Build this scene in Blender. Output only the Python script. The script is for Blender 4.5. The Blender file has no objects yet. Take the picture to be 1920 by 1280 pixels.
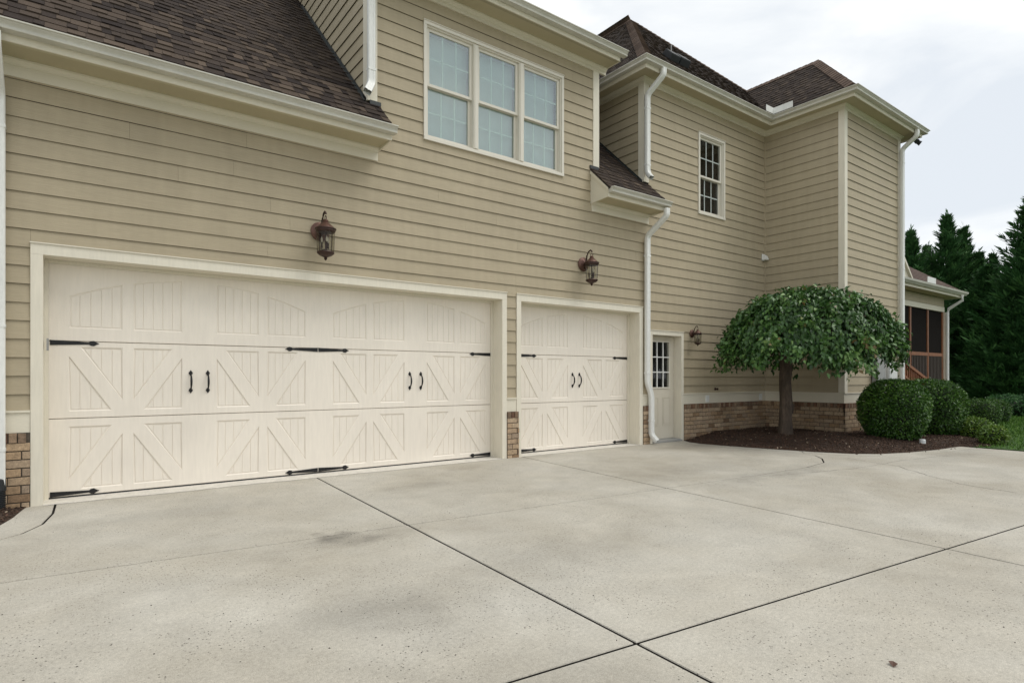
import bpy, bmesh, math, random
import numpy as np
from mathutils import Vector, Matrix
random.seed(7)
rng = np.random.default_rng(7)
C = bpy.context.scene.collection
SC = bpy.context.scene

# ------------------------------------------------------------------ camera, world, sun, exposure
PSI = math.atan(820 / 1105.)
CAMY, CAMZ = -7.30, 1.237
cam = bpy.data.objects.new('camera', bpy.data.cameras.new('camera'))
C.objects.link(cam)
cam.location = (0, CAMY, CAMZ)
cam.rotation_euler = (math.pi / 2, 0, -PSI)
cam.data.sensor_width = 36
cam.data.lens = 36 * 1105 / 1920.
cam.data.shift_y = 67 / 1920.
cam.data.clip_end = 2000
cam.data.clip_start = 0.05
SC.camera = cam

W = bpy.data.worlds.new('World'); SC.world = W; W.use_nodes = True
nt = W.node_tree; nt.nodes.clear()
SUN_EL, SUN_AZ = math.radians(58), math.radians(132)     # azimuth clockwise from +Y
def wn(t, **k):
    n = nt.nodes.new(t)
    for a, b in k.items(): setattr(n, a, b)
    return n
sky = wn('ShaderNodeTexSky', sky_type='NISHITA', sun_disc=False, sun_elevation=SUN_EL, sun_rotation=SUN_AZ)
skym = wn('ShaderNodeVectorMath', operation='SCALE'); skym.inputs['Scale'].default_value = 0.10
nt.links.new(sky.outputs[0], skym.inputs[0])
tc = wn('ShaderNodeTexCoord')
mp = wn('ShaderNodeMapping'); mp.inputs['Scale'].default_value = (1.0, 1.0, 2.6); mp.inputs['Rotation'].default_value = (0.25, 0.1, 0.6)
nt.links.new(tc.outputs['Generated'], mp.inputs[0])
nz = wn('ShaderNodeTexNoise'); nz.inputs['Scale'].default_value = 2.6; nz.inputs['Detail'].default_value = 7; nz.inputs['Roughness'].default_value = .52; nz.inputs['Distortion'].default_value = .5
nt.links.new(mp.outputs[0], nz.inputs[0])
rp = wn('ShaderNodeValToRGB')
rp.color_ramp.elements[0].position = .36; rp.color_ramp.elements[0].color = (.72, .765, .815, 1)
rp.color_ramp.elements[1].position = .60; rp.color_ramp.elements[1].color = (.99, .995, .985, 1)
e = rp.color_ramp.elements.new(.50); e.color = (.865, .89, .905, 1)
nt.links.new(nz.outputs[0], rp.inputs[0])
mx = wn('ShaderNodeMix', data_type='RGBA'); mx.inputs['Factor'].default_value = .94
nt.links.new(skym.outputs[0], mx.inputs[6]); nt.links.new(rp.outputs[0], mx.inputs[7])
bg = wn('ShaderNodeBackground'); bg.inputs[1].default_value = 1.0
nt.links.new(mx.outputs[2], bg.inputs[0])
wo = wn('ShaderNodeOutputWorld'); nt.links.new(bg.outputs[0], wo.inputs[0])

sl = bpy.data.lights.new('sun', 'SUN'); sl.energy = 1.5; sl.angle = math.radians(35); sl.color = (1.0, .965, .90)
so = bpy.data.objects.new('sun', sl); C.objects.link(so)
sd = Vector((math.sin(SUN_AZ) * math.cos(SUN_EL), math.cos(SUN_AZ) * math.cos(SUN_EL), math.sin(SUN_EL)))
so.rotation_euler = (-sd).to_track_quat('-Z', 'Y').to_euler()
so.location = (4, -12, 14)
SC.view_settings.view_transform = 'Standard'; SC.view_settings.look = 'None'
SC.view_settings.exposure = 0.20; SC.view_settings.gamma = 1.0; SC.view_settings.use_curve_mapping = False
SC.render.engine = 'CYCLES'

# ------------------------------------------------------------------ materials
def mat(name, col, rough=.6, metal=0., spec=.5, noise=None, bump=None, rand=0., tint=None, coords='pos', gloss=None, col2=None, ramp=None, emit=None):
    """noise=(scale,detail,amount,(sx,sy,sz)), bump=(scale,strength,dist,(sx,sy,sz))"""
    m = bpy.data.materials.new(name); m.use_nodes = True
    t = m.node_tree; b = t.nodes['Principled BSDF']; L = t.links.new
    b.inputs['Roughness'].default_value = rough; b.inputs['Metallic'].default_value = metal
    b.inputs['Specular IOR Level'].default_value = spec
    N = t.nodes.new
    geo = N('ShaderNodeNewGeometry')
    cur = N('ShaderNodeRGB'); cur.outputs[0].default_value = (*col, 1); out = cur.outputs[0]
    if ramp:       # list of (pos,col) over object random or tint attribute
        r = N('ShaderNodeValToRGB'); els = r.color_ramp.elements
        while len(els) > 1: els.remove(els[-1])
        els[0].position = ramp[0][0]; els[0].color = (*ramp[0][1], 1)
        for p_, c_ in ramp[1:]:
            e = els.new(p_); e.color = (*c_, 1)
        if tint: a = N('ShaderNodeAttribute'); a.attribute_name = tint; L(a.outputs['Fac'], r.inputs[0])
        else: a = N('ShaderNodeObjectInfo'); L(a.outputs['Random'], r.inputs[0])
        out = r.outputs[0]
    elif rand:
        a = N('ShaderNodeObjectInfo'); mr = N('ShaderNodeMapRange'); mr.inputs[3].default_value = 1 - rand; mr.inputs[4].default_value = 1 + rand
        L(a.outputs['Random'], mr.inputs[0])
        s = N('ShaderNodeVectorMath'); s.operation = 'SCALE'; L(out, s.inputs[0]); L(mr.outputs[0], s.inputs['Scale']); out = s.outputs[0]
    if noise:
        for (sc, de, am, st) in (noise if isinstance(noise, list) else [noise]):
            mpn = N('ShaderNodeMapping'); mpn.inputs['Scale'].default_value = st; L(geo.outputs['Position'], mpn.inputs[0])
            n = N('ShaderNodeTexNoise'); n.inputs['Scale'].default_value = sc; n.inputs['Detail'].default_value = de; L(mpn.outputs[0], n.inputs[0])
            mr = N('ShaderNodeMapRange'); mr.inputs[1].default_value = .3; mr.inputs[2].default_value = .7; mr.inputs[3].default_value = 1 - am; mr.inputs[4].default_value = 1 + am
            L(n.outputs[0], mr.inputs[0])
            s = N('ShaderNodeVectorMath'); s.operation = 'SCALE'; L(out, s.inputs[0]); L(mr.outputs[0], s.inputs['Scale']); out = s.outputs[0]
    L(out, b.inputs['Base Color'])
    if bump:
        mpn = N('ShaderNodeMapping'); mpn.inputs['Scale'].default_value = bump[3]; L(geo.outputs['Position'], mpn.inputs[0])
        n = N('ShaderNodeTexNoise'); n.inputs['Scale'].default_value = bump[0]; n.inputs['Detail'].default_value = 5; L(mpn.outputs[0], n.inputs[0])
        bp = N('ShaderNodeBump'); bp.inputs['Strength'].default_value = bump[1]; bp.inputs['Distance'].default_value = bump[2]
        L(n.outputs[0], bp.inputs['Height']); L(bp.outputs[0], b.inputs['Normal'])
    return m

M = {}
M['siding'] = mat('siding_paint', (.402, .342, .238), .62, spec=.3, rand=.02,
                  noise=[(1.2, 3, .05, (1, 1, 1)), (7, 4, .04, (.6, .6, 9)), (5, 4, .035, (2.2, 2.2, .22))], bump=(9, .55, .006, (.7, .7, 16)))
M['trim'] = mat('trim_paint', (.68, .635, .52), .5, spec=.35, noise=[(2.2, 4, .03, (1, 1, 1)), (30, 3, .03, (1, 1, 6))], bump=(14, .25, .004, (2, 2, 12)))
M['trimv'] = mat('trim_paint_upright', (.71, .665, .555), .5, spec=.35, noise=[(2.2, 4, .03, (1, 1, 1)), (10, 3, .04, (5, 5, .5))], bump=(14, .25, .004, (14, 14, 1)))
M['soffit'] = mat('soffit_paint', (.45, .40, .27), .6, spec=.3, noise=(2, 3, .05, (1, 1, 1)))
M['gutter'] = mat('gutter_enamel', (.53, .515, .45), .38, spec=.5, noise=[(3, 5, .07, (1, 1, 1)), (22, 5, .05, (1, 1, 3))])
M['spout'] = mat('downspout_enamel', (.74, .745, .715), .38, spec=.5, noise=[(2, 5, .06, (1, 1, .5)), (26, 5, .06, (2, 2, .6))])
M['door'] = mat('door_paint', (.79, .73, .64), .48, spec=.4, noise=[(1.3, 5, .045, (1, 1, 1)), (14, 4, .03, (3, 3, .35))], bump=(60, .08, .002, (2, 2, .6)))
M['edoor'] = mat('entry_door_paint', (.60, .555, .46), .45, spec=.4, noise=(2, 3, .03, (1, 1, 1)))
M['vinyl'] = mat('window_vinyl', (.68, .645, .56), .45, spec=.4, noise=(3, 2, .02, (1, 1, 1)))
M['muntin'] = mat('muntin_white', (.62, .67, .59), .5)
M['white'] = mat('white_plastic', (.74, .745, .72), .45, noise=(12, 4, .05, (1, 1, 1)))
M['iron'] = mat('black_iron', (.012, .012, .013), .42, metal=.3, noise=(30, 4, .3, (1, 1, 1)))
M['mortar'] = mat('mortar', (.075, .060, .044), .9, noise=(40, 4, .25, (1, 1, 1)))
BR = [(0, (.17, .105, .062)), (.12, (.30, .20, .115)), (.3, (.39, .28, .175)), (.5, (.33, .245, .165)), (.7, (.45, .335, .22)), (.86, (.27, .205, .145)), (1, (.40, .28, .175))]
M['brick'] = mat('brick', (.3, .2, .1), .85, ramp=BR, noise=[(25, 5, .22, (1, 1, 1)), (90, 3, .22, (1, 1, 1)), (1.6, 2, .10, (1, 1, 1))], bump=(70, .5, .006, (1, 1, 1)))
M['bricks'] = mat('brick_run', (.3, .2, .1), .85, ramp=BR, tint='tint', noise=[(25, 5, .22, (1, 1, 1)), (90, 3, .22, (1, 1, 1)), (1.6, 2, .10, (1, 1, 1))], bump=(70, .5, .006, (1, 1, 1)))
M['header'] = mat('header_brick', (.3, .2, .1), .9, ramp=[(0, (.09, .045, .028)), (.25, (.20, .11, .065)), (.5, (.19, .135, .09)), (.75, (.30, .21, .135)), (1, (.16, .11, .075))], noise=[(25, 5, .25, (1, 1, 1)), (90, 3, .2, (1, 1, 1))], bump=(70, .5, .006, (1, 1, 1)))
SH = [(0, (.026, .020, .018)), (.3, (.042, .032, .027)), (.55, (.058, .044, .035)), (.8, (.080, .060, .046)), (1, (.105, .079, .060))]
M['shingle'] = mat('shingle', (.1, .06, .05), .95, spec=.15, ramp=SH, noise=[(160, 2, .35, (1, 1, 1)), (1.1, 3, .10, (1, 1, 1))], bump=(220, .6, .004, (1, 1, 1)))
M['shingles'] = mat('shingle_field', (.1, .06, .05), .95, spec=.15, ramp=SH, tint='tint', noise=[(160, 2, .35, (1, 1, 1)), (1.1, 3, .10, (1, 1, 1))], bump=(220, .6, .004, (1, 1, 1)))
M['cap'] = mat('ridge_cap', (.115, .080, .066), .95, spec=.15, ramp=[(0, (.095, .068, .055)), (1, (.150, .108, .085))], tint='tint', noise=[(160, 2, .3, (1, 1, 1))])
M['deck_gap_dark'] = mat('roof_deck_and_gap_shade', (.02, .016, .015), .95)  # roof deck; also wall backing, near-black to put shade into siding lap gaps
M['flash'] = mat('dark_flashing', (.03, .035, .035), .5)
M['dark'] = mat('dark_interior', (.035, .036, .035), .8)
M['blind'] = mat('blind', (.80, .82, .80), .6)
M['copper'] = mat('lantern_copper', (.125, .066, .050), .42, metal=.55, noise=[(60, 4, .35, (1, 1, 1))], bump=(120, .2, .002, (1, 1, 1)))
M['bronze'] = mat('lantern_bronze', (.050, .027, .021), .4, metal=.5, noise=[(60, 4, .35, (1, 1, 1))])
M['candle'] = mat('candle', (.55, .5, .4), .5)
M['black'] = mat('black_plastic', (.010, .012, .014), .6)
M['grey'] = mat('grey_box', (.30, .30, .29), .5, noise=(9, 4, .06, (1, 1, 1)))
M['wood'] = mat('stained_wood', (.22, .088, .038), .5, noise=[(6, 4, .25, (4, 4, 1))])
M['bark'] = mat('tree_bark', (.085, .063, .046), .9, noise=[(7, 5, .3, (1, 1, .35)), (30, 4, .3, (1, 1, .3))], bump=(22, 1.0, .02, (1, 1, .3)))
M['mulch'] = mat('mulch_soil', (.050, .028, .017), .95, noise=[(30, 5, .5, (1, 1, 1)), (3, 3, .3, (1, 1, 1))], bump=(45, 1.0, .03, (1, 1, 1)))
M['chip'] = mat('bark_chip', (.09, .045, .03), .9, tint='tint', ramp=[(0, (.026, .014, .008)), (.5, (.060, .032, .018)), (.85, (.10, .052, .033)), (.96, (.20, .12, .08)), (1, (.50, .40, .29))])
M['grass'] = mat('grass_blade', (.1, .2, .05), .7, spec=.2, tint='tint', ramp=[(0, (.04, .10, .012)), (.5, (.075, .175, .022)), (1, (.14, .24, .045))])
M['lawn'] = mat('lawn_soil', (.05, .11, .018), .9, noise=[(6, 5, .4, (1, 1, 1)), (60, 4, .4, (1, 1, 1))], bump=(80, 1, .03, (1, 1, 1)))
M['joint'] = mat('joint_filler', (.018, .015, .011), .95, noise=(20, 4, .4, (1, 1, 1)))
M['thr'] = mat('threshold_concrete', (.60, .57, .51), .8, noise=[(10, 5, .10, (1, 1, 1)), (60, 4, .10, (1, 1, 1))])
M['screen'] = mat('insect_screen', (.014, .012, .011), 1.0, spec=.05)
M['conc2'] = mat('pale_pipe', (.6, .62, .62), .5)
M['deadleaf'] = mat('dead_leaf', (.09, .045, .03), .8)

def leafmat(name, ramp, rough=.42, spec=.5, trans=.18):
    m = mat(name, (.05, .1, .02), rough, spec=spec, ramp=ramp, tint='tint')
    t = m.node_tree; b = t.nodes['Principled BSDF']; o = t.nodes['Material Output']
    tr = t.nodes.new('ShaderNodeBsdfTranslucent'); t.links.new(b.inputs['Base Color'].links[0].from_socket, tr.inputs[0])
    mxs = t.nodes.new('ShaderNodeMixShader'); mxs.inputs[0].default_value = trans
    t.links.new(b.outputs[0], mxs.inputs[1]); t.links.new(tr.outputs[0], mxs.inputs[2]); t.links.new(mxs.outputs[0], o.inputs[0])
    return m
M['cherry'] = leafmat('cherry_leaf', [(0, (.014, .042, .011)), (.45, (.038, .100, .022)), (.8, (.085, .185, .040)), (.93, (.16, .27, .07)), (.97, (.16, .06, .03)), (1, (.16, .07, .045))], .40, .45, .15)
M['box'] = leafmat('holly_leaf', [(0, (.014, .042, .007)), (.45, (.040, .110, .014)), (1, (.15, .28, .04))], .38, .45, .12)
M['boxy'] = leafmat('lime_leaf', [(0, (.05, .11, .015)), (.5, (.13, .23, .03)), (1, (.30, .38, .06))], .4, .5, .15)
M['conif'] = leafmat('conifer_spray', [(0, (.016, .050, .017)), (.5, (.042, .115, .035)), (1, (.11, .225, .065))], .65, .25, .2)
M['core'] = mat('shrub_core', (.012, .02, .008), .95)

def glassmat(name, refl, tintc):
    m = bpy.data.materials.new(name); m.use_nodes = True; t = m.node_tree; t.nodes.clear(); N = t.nodes.new
    tr = N('ShaderNodeBsdfTransparent'); tr.inputs[0].default_value = (*tintc, 1)
    gl = N('ShaderNodeBsdfGlossy'); gl.inputs['Roughness'].default_value = .02
    geo = N('ShaderNodeNewGeometry')
    n = N('ShaderNodeTexNoise'); n.inputs['Scale'].default_value = 2.2; t.links.new(geo.outputs['Position'], n.inputs[0])
    bp = N('ShaderNodeBump'); bp.inputs['Strength'].default_value = .05; bp.inputs['Distance'].default_value = .03
    t.links.new(n.outputs[0], bp.inputs['Height']); t.links.new(bp.outputs[0], gl.inputs['Normal'])
    fr = N('ShaderNodeLayerWeight'); fr.inputs[0].default_value = .5
    p5 = N('ShaderNodeMath'); p5.operation = 'POWER'; p5.inputs[1].default_value = 4.0; t.links.new(fr.outputs['Facing'], p5.inputs[0])
    ad = N('ShaderNodeMath'); ad.operation = 'MULTIPLY_ADD'; ad.inputs[1].default_value = 1 - refl; ad.inputs[2].default_value = refl
    t.links.new(p5.outputs[0], ad.inputs[0])
    mx_ = N('ShaderNodeMixShader'); t.links.new(ad.outputs[0], mx_.inputs[0]); t.links.new(tr.outputs[0], mx_.inputs[1]); t.links.new(gl.outputs[0], mx_.inputs[2])
    o = N('ShaderNodeOutputMaterial'); t.links.new(mx_.outputs[0], o.inputs[0])
    return m
M['glass'] = glassmat('window_glass', .20, (.84, .92, .91))
M['dglass'] = glassmat('dark_glass', .02, (.93, .95, .95))
M['lglass'] = glassmat('lantern_glass', .02, (.80, .80, .76))

# concrete with stains, pits and hairline crazing
def concrete():
    m = bpy.data.materials.new('driveway_concrete'); m.use_nodes = True
    t = m.node_tree; b = t.nodes['Principled BSDF']; L = t.links.new; N = t.nodes.new
    b.inputs['Roughness'].default_value = .82; b.inputs['Specular IOR Level'].default_value = .3
    geo = N('ShaderNodeNewGeometry'); P = geo.outputs['Position']
    def noise(sc, de=5, ro=.55, st=(1, 1, 1), dis=0):
        mpn = N('ShaderNodeMapping'); mpn.inputs['Scale'].default_value = st; L(P, mpn.inputs[0])
        n = N('ShaderNodeTexNoise'); n.inputs['Scale'].default_value = sc; n.inputs['Detail'].default_value = de; n.inputs['Roughness'].default_value = ro
        n.inputs['Distortion'].default_value = dis
        L(mpn.outputs[0], n.inputs[0]); return n.outputs[0]
    def mr(x, a, b_, c, d):
        n = N('ShaderNodeMapRange'); n.inputs[1].default_value = a; n.inputs[2].default_value = b_; n.inputs[3].default_value = c; n.inputs[4].default_value = d; L(x, n.inputs[0]); return n.outputs[0]
    def mul(x, y):
        n = N('ShaderNodeMath'); n.operation = 'MULTIPLY'; L(x, n.inputs[0]); L(y, n.inputs[1]); return n.outputs[0]
    r = N('ShaderNodeValToRGB')
    r.color_ramp.elements[0].position = .32; r.color_ramp.elements[0].color = (.385, .352, .288, 1)
    r.color_ramp.elements[1].position = .68; r.color_ramp.elements[1].color = (.480, .456, .400, 1)
    L(noise(.55, 6, .6), r.inputs[0])
    v = mr(noise(3.2, 6, .65, dis=.6), .3, .7, .94, 1.06)
    v = mul(v, mr(noise(45, 6, .8), .3, .7, .78, 1.18)); v = mul(v, mr(noise(1.1, 6, .65, dis=1.2), .35, .65, .91, 1.05))
    v = mul(v, mr(noise(190, 2, .6), .3, .7, .78, 1.20))
    # dark pits: sparse voronoi cells, density broken by noise
    vo = N('ShaderNodeTexVoronoi'); vo.inputs['Scale'].default_value = 58; L(P, vo.inputs['Vector'])
    pit = mr(vo.outputs['Distance'], .15, .30, 0, 1)
    gate = mr(noise(1.4, 5, .7), .44, .56, 0, 1)
    cl = N('ShaderNodeMath'); cl.operation = 'MAXIMUM'; L(pit, cl.inputs[0])
    inv = N('ShaderNodeMath'); inv.operation = 'SUBTRACT'; inv.inputs[0].default_value = 1.0; L(gate, inv.inputs[1]); L(inv.outputs[0], cl.inputs[1])
    rc = N('ShaderNodeSeparateColor'); L(vo.outputs['Color'], rc.inputs[0])
    keep = mr(rc.outputs[0], .38, .40, 0, 1)
    cl2 = N('ShaderNodeMath'); cl2.operation = 'MAXIMUM'; L(cl.outputs[0], cl2.inputs[0]); L(keep, cl2.inputs[1])
    v = mul(v, mr(cl2.outputs[0], 0, 1, .30, 1))
    # individual oil / water stains with their own shape
    wn_ = N('ShaderNodeTexNoise'); wn_.inputs['Scale'].default_value = 3.5; wn_.inputs['Detail'].default_value = 5; L(P, wn_.inputs[0])
    ws = N('ShaderNodeVectorMath'); ws.operation = 'SCALE'; ws.inputs['Scale'].default_value = .55; L(wn_.outputs['Color'], ws.inputs[0])
    wp = N('ShaderNodeVectorMath'); wp.operation = 'ADD'; L(P, wp.inputs[0]); L(ws.outputs[0], wp.inputs[1])
    for (x, y, sx, sy, dk) in ((1.60, -2.78, .16, .10, .50), (1.80, -2.98, .30, .14, .66), (1.35, -4.35, .50, .30, .78), (2.6, -4.1, .7, .5, .88), (1.2, -5.6, .8, .6, .90), (.9, -1.15, .8, .25, .87), (3.3, -1.3, .6, .2, .88), (7.2, -3.25, 1.6, .22, .78), (9.3, -1.6, .8, .8, .78), (6.5, -2.4, 1.4, .5, .86), (9.0, -.7, 1.2, .35, .80), (4.2, -4.3, .9, .4, .92), (4.9, -7.0, 1.0, .5, .90), (11.3, -4.0, 1.4, .3, .85)):
        mp_ = N('ShaderNodeMapping'); mp_.inputs['Location'].default_value = (-(x + .27) / sx, -(y + .27) / sy, 0); mp_.inputs['Scale'].default_value = (1 / sx, 1 / sy, 0)
        L(wp.outputs[0], mp_.inputs[0])
        ln = N('ShaderNodeVectorMath'); ln.operation = 'LENGTH'; L(mp_.outputs[0], ln.inputs[0])
        v = mul(v, mr(ln.outputs['Value'], .2, 1.4, dk, 1))
    s = N('ShaderNodeVectorMath'); s.operation = 'SCALE'; L(r.outputs[0], s.inputs[0]); L(v, s.inputs['Scale'])
    L(s.outputs[0], b.inputs['Base Color'])
    bp = N('ShaderNodeBump'); bp.inputs['Strength'].default_value = .35; bp.inputs['Distance'].default_value = .004
    ad = N('ShaderNodeMath'); ad.operation = 'ADD'; L(noise(90, 4, .6), ad.inputs[0]); L(cl2.outputs[0], ad.inputs[1])
    L(ad.outputs[0], bp.inputs['Height']); L(bp.outputs[0], b.inputs['Normal'])
    return m
M['conc'] = concrete()

# ------------------------------------------------------------------ object helpers
def link(o, parent=None, label=None, cat=None, group=None, kind=None):
    C.objects.link(o)
    if parent is not None: o.parent = parent
    if label: o['label'] = label
    if cat: o['category'] = cat
    if group: o['group'] = group
    if kind: o['kind'] = kind
    return o
def empty(name, loc, label, cat, group=None, rz=0):
    o = bpy.data.objects.new(name, None); o.empty_display_size = .2
    o.location = loc; o.rotation_euler = (0, 0, rz)
    return link(o, None, label, cat, group)

class MB:
    def __init__(s): s.v = []; s.f = []; s.t = []; s.m = []
    def add(s, vs, fs, tint=0., mi=0):
        b = len(s.v); s.v += [tuple(x) for x in vs]
        for f in fs: s.f.append(tuple(b + i for i in f)); s.t.append(tint); s.m.append(mi)
    def box(s, x0, x1, y0, y1, z0, z1, mi=0, tint=0):
        s.add([(x0, y0, z0), (x1, y0, z0), (x1, y1, z0), (x0, y1, z0), (x0, y0, z1), (x1, y0, z1), (x1, y1, z1), (x0, y1, z1)],
              [(0, 3, 2, 1), (4, 5, 6, 7), (0, 1, 5, 4), (1, 2, 6, 5), (2, 3, 7, 6), (3, 0, 4, 7)], tint, mi)
    def prism(s, poly, ax, a0, a1, mi=0, tint=0):
        """poly in the two other axes, extruded along ax (0,1,2)"""
        n = len(poly)
        def P(p, a):
            l = list(p); l.insert(ax, a); return l
        vs = [P(p, a0) for p in poly] + [P(p, a1) for p in poly]
        fs = [tuple(range(n)), tuple(range(2 * n - 1, n - 1, -1))] + [(i, (i + 1) % n, n + (i + 1) % n, n + i)[::-1] for i in range(n)]
        s.add(vs, fs, tint, mi)
    def sweep(s, path, prof, mi=0, tint=0, closed=False):
        """path of XY points, outward side = right of travel; profile of (n,z), closed loop; mitred"""
        k = len(path); pts = []
        for i in range(k):
            p = Vector(path[i])
            d0 = (p - Vector(path[i - 1])).normalized() if i > 0 or closed else None
            d1 = (Vector(path[(i + 1) % k]) - p).normalized() if i < k - 1 or closed else None
            if d0 is None: d0 = d1
            if d1 is None: d1 = d0
            n0 = Vector((d0.y, -d0.x)); n1 = Vector((d1.y, -d1.x)); mn = (n0 + n1)
            mn = mn / max(1e-6, mn.dot(n0))
            pts.append([(p.x + mn.x * n, p.y + mn.y * n, z) for n, z in prof])
        q = len(prof); vs = [v for r in pts for v in r]; fs = []
        for i in range(k - 1):
            for j in range(q):
                a, b = i * q + j, i * q + (j + 1) % q
                fs.append((a, b, b + q, a + q))
        fs.append(tuple(range(q))[::-1]); fs.append(tuple((k - 1) * q + j for j in range(q)))
        s.add(vs, fs, tint, mi)
    def tube(s, pts, rad, n=8, mi=0, tint=0, prof=None, up=None, cap=True):
        pts = [Vector(p) for p in pts]; k = len(pts); rings = []
        rad = rad if isinstance(rad, (list, tuple)) else [rad] * k
        ref = Vector(up) if up else None
        for i, p in enumerate(pts):
            t0 = (pts[min(i + 1, k - 1)] - pts[max(i - 1, 0)]).normalized()
            r0 = ref if ref else (Vector((0, 0, 1)) if abs(t0.z) < .9 else Vector((1, 0, 0)))
            a = t0.cross(r0).normalized(); b = a.cross(t0).normalized()
            if prof: rings.append([p + a * (u * rad[i]) + b * (w * rad[i]) for u, w in prof])
            else: rings.append([p + a * (math.cos(2 * math.pi * j / n) * rad[i]) + b * (math.sin(2 * math.pi * j / n) * rad[i]) for j in range(n)])
        q = len(rings[0]); vs = [v for r in rings for v in r]; fs = []
        for i in range(k - 1):
            for j in range(q):
                a, b = i * q + j, i * q + (j + 1) % q
                fs.append((a, b, b + q, a + q))
        if cap: fs.append(tuple(range(q))[::-1]); fs.append(tuple((k - 1) * q + j for j in range(q)))
        s.add(vs, fs, tint, mi)
    def lathe(s, prof, c=(0, 0, 0), n=20, mi=0, flute=0, tint=0):
        vs = []; fs = []; k = len(prof)
        for i, (r, z) in enumerate(prof):
            for j in range(n):
                a = 2 * math.pi * j / n; rr = r * (1 + (flute if j % 2 else -flute) * (1 if 0 < i < k - 1 else 0))
                vs.append((c[0] + rr * math.cos(a), c[1] + rr * math.sin(a), c[2] + z))
        for i in range(k - 1):
            for j in range(n):
                a, b = i * n + j, i * n + (j + 1) % n
                fs.append((a, b, b + n, a + n))
        fs.append(tuple(range(n))[::-1]); fs.append(tuple((k - 1) * n + j for j in range(n)))
        s.add(vs, fs, tint, mi)
    def mesh(s, name, mats, smooth=False, tints=False, bevel=0):
        me = bpy.data.meshes.new(name); me.from_pydata(s.v, [], s.f)
        for m in (mats if isinstance(mats, list) else [mats]): me.materials.append(m)
        if any(s.m): me.polygons.foreach_set('material_index', s.m)
        if tints:
            a = me.attributes.new('tint', 'FLOAT', 'FACE'); a.data.foreach_set('value', s.t)
        bm = bmesh.new(); bm.from_mesh(me)
        bmesh.ops.recalc_face_normals(bm, faces=bm.faces) if len(s.f) < 20000 else None
        if bevel:
            bmesh.ops.bevel(bm, geom=[e for e in bm.edges if e.is_manifold and e.calc_face_angle(0) > .6], offset=bevel, segments=2, affect='EDGES', profile=.6)
        bm.to_mesh(me); bm.free()
        if smooth:
            me.polygons.foreach_set('use_smooth', [True] * len(me.polygons))
            if smooth != 'full':
                try: me.set_sharp_from_angle(angle=math.radians(38))
                except Exception: pass
        me.update(); return me
    def build(s, name, mats, parent=None, smooth=False, tints=False, bevel=0, **k):
        return link(bpy.data.objects.new(name, s.mesh(name, mats, smooth, tints, bevel)), parent, **k)

def np_mesh(name, V, F, m, tint=None, smooth=False):
    V = np.asarray(V, dtype=np.float32); F = np.asarray(F, dtype=np.int32)
    me = bpy.data.meshes.new(name); k = F.shape[1]
    me.vertices.add(len(V)); me.vertices.foreach_set('co', V.ravel())
    me.loops.add(F.size); me.loops.foreach_set('vertex_index', F.ravel())
    me.polygons.add(len(F)); me.polygons.foreach_set('loop_start', np.arange(0, F.size, k, dtype=np.int32))
    me.polygons.foreach_set('loop_total', np.full(len(F), k, dtype=np.int32))
    me.materials.append(m)
    if tint is not None:
        a = me.attributes.new('tint', 'FLOAT', 'FACE'); a.data.foreach_set('value', np.asarray(tint, dtype=np.float32))
    me.update(); me.validate()
    if smooth: me.polygons.foreach_set('use_smooth', np.ones(len(F), dtype=bool))
    return me

def clip(poly, a, b, c):
    """keep a*u+b*v<=c of a convex polygon"""
    out = []
    for i in range(len(poly)):
        p, q = poly[i], poly[(i + 1) % len(poly)]
        dp, dq = a * p[0] + b * p[1] - c, a * q[0] + b * q[1] - c
        if dp <= 1e-9: out.append(p)
        if (dp < -1e-9 and dq > 1e-9) or (dp > 1e-9 and dq < -1e-9):
            t = dp / (dp - dq); out.append((p[0] + t * (q[0] - p[0]), p[1] + t * (q[1] - p[1])))
    return out
def clip_poly(poly, conv):
    """clip convex poly by convex CCW poly"""
    for i in range(len(conv)):
        (x0, y0), (x1, y1) = conv[i], conv[(i + 1) % len(conv)]
        a, b = (y1 - y0), -(x1 - x0)
        poly = clip(poly, a, b, a * x0 + b * y0)
        if len(poly) < 3: return []
    return poly
def area(p): return .5 * sum(p[i][0] * p[(i + 1) % len(p)][1] - p[(i + 1) % len(p)][0] * p[i][1] for i in range(len(p)))

# ------------------------------------------------------------------ ground, driveway
S = 'structure'
g = MB(); g.box(-150, 250, -150, 250, -.30, -.05)
g.build('ground', M['lawn'], kind=S)

def j1(y): return 2.40 + .055 * y
def j3(y): return 5.60 + .095 * y
def j2(x): return -2.64 - .075 * x
def j4(x): return -5.22 - .105 * x
bed = [(9.60, -.03), (9.42, -.30), (9.38, -.60), (9.45, -1.0), (9.56, -1.45), (9.70, -1.95), (9.86, -2.45), (10.10, -2.90), (10.42, -3.18), (10.98, -3.38), (11.8, -3.53), (12.72, -3.60)]
bed_in = [(9.34, -.03), (9.18, -.30), (9.14, -.62), (9.20, -1.05), (9.31, -1.5), (9.45, -2.02), (9.61, -2.54), (9.86, -3.05), (10.25, -3.40), (10.9, -3.63), (11.75, -3.78), (12.72, -3.86)]
def ix(fa, fb, x, y):     # intersection of x=fa(y), y=fb(x)
    for _ in range(20): x = fa(y); y = fb(x)
    return (x, y)
YB = -15.0; XL = -9.0; XR = 12.72; YG = .02
p12 = ix(j1, j2, 2.2, -2.8); p14 = ix(j1, j4, 2.1, -5.4); p32 = ix(j3, j2, 5.3, -3); p34 = ix(j3, j4, 5, -5.7)
wl = [(-.15, YG), (-.16, -.50), (-.22, -.95), (-.34, -1.24), (-.60, -1.50), (-1.2, -1.75), (-2.5, -1.9)]
wlo = [(-.37, YG), (-.40, -.14), (-.45, -.52), (-.52, -.82), (-.70, -1.05), (-1.3, -1.22), (-2.5, -1.3)]
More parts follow.
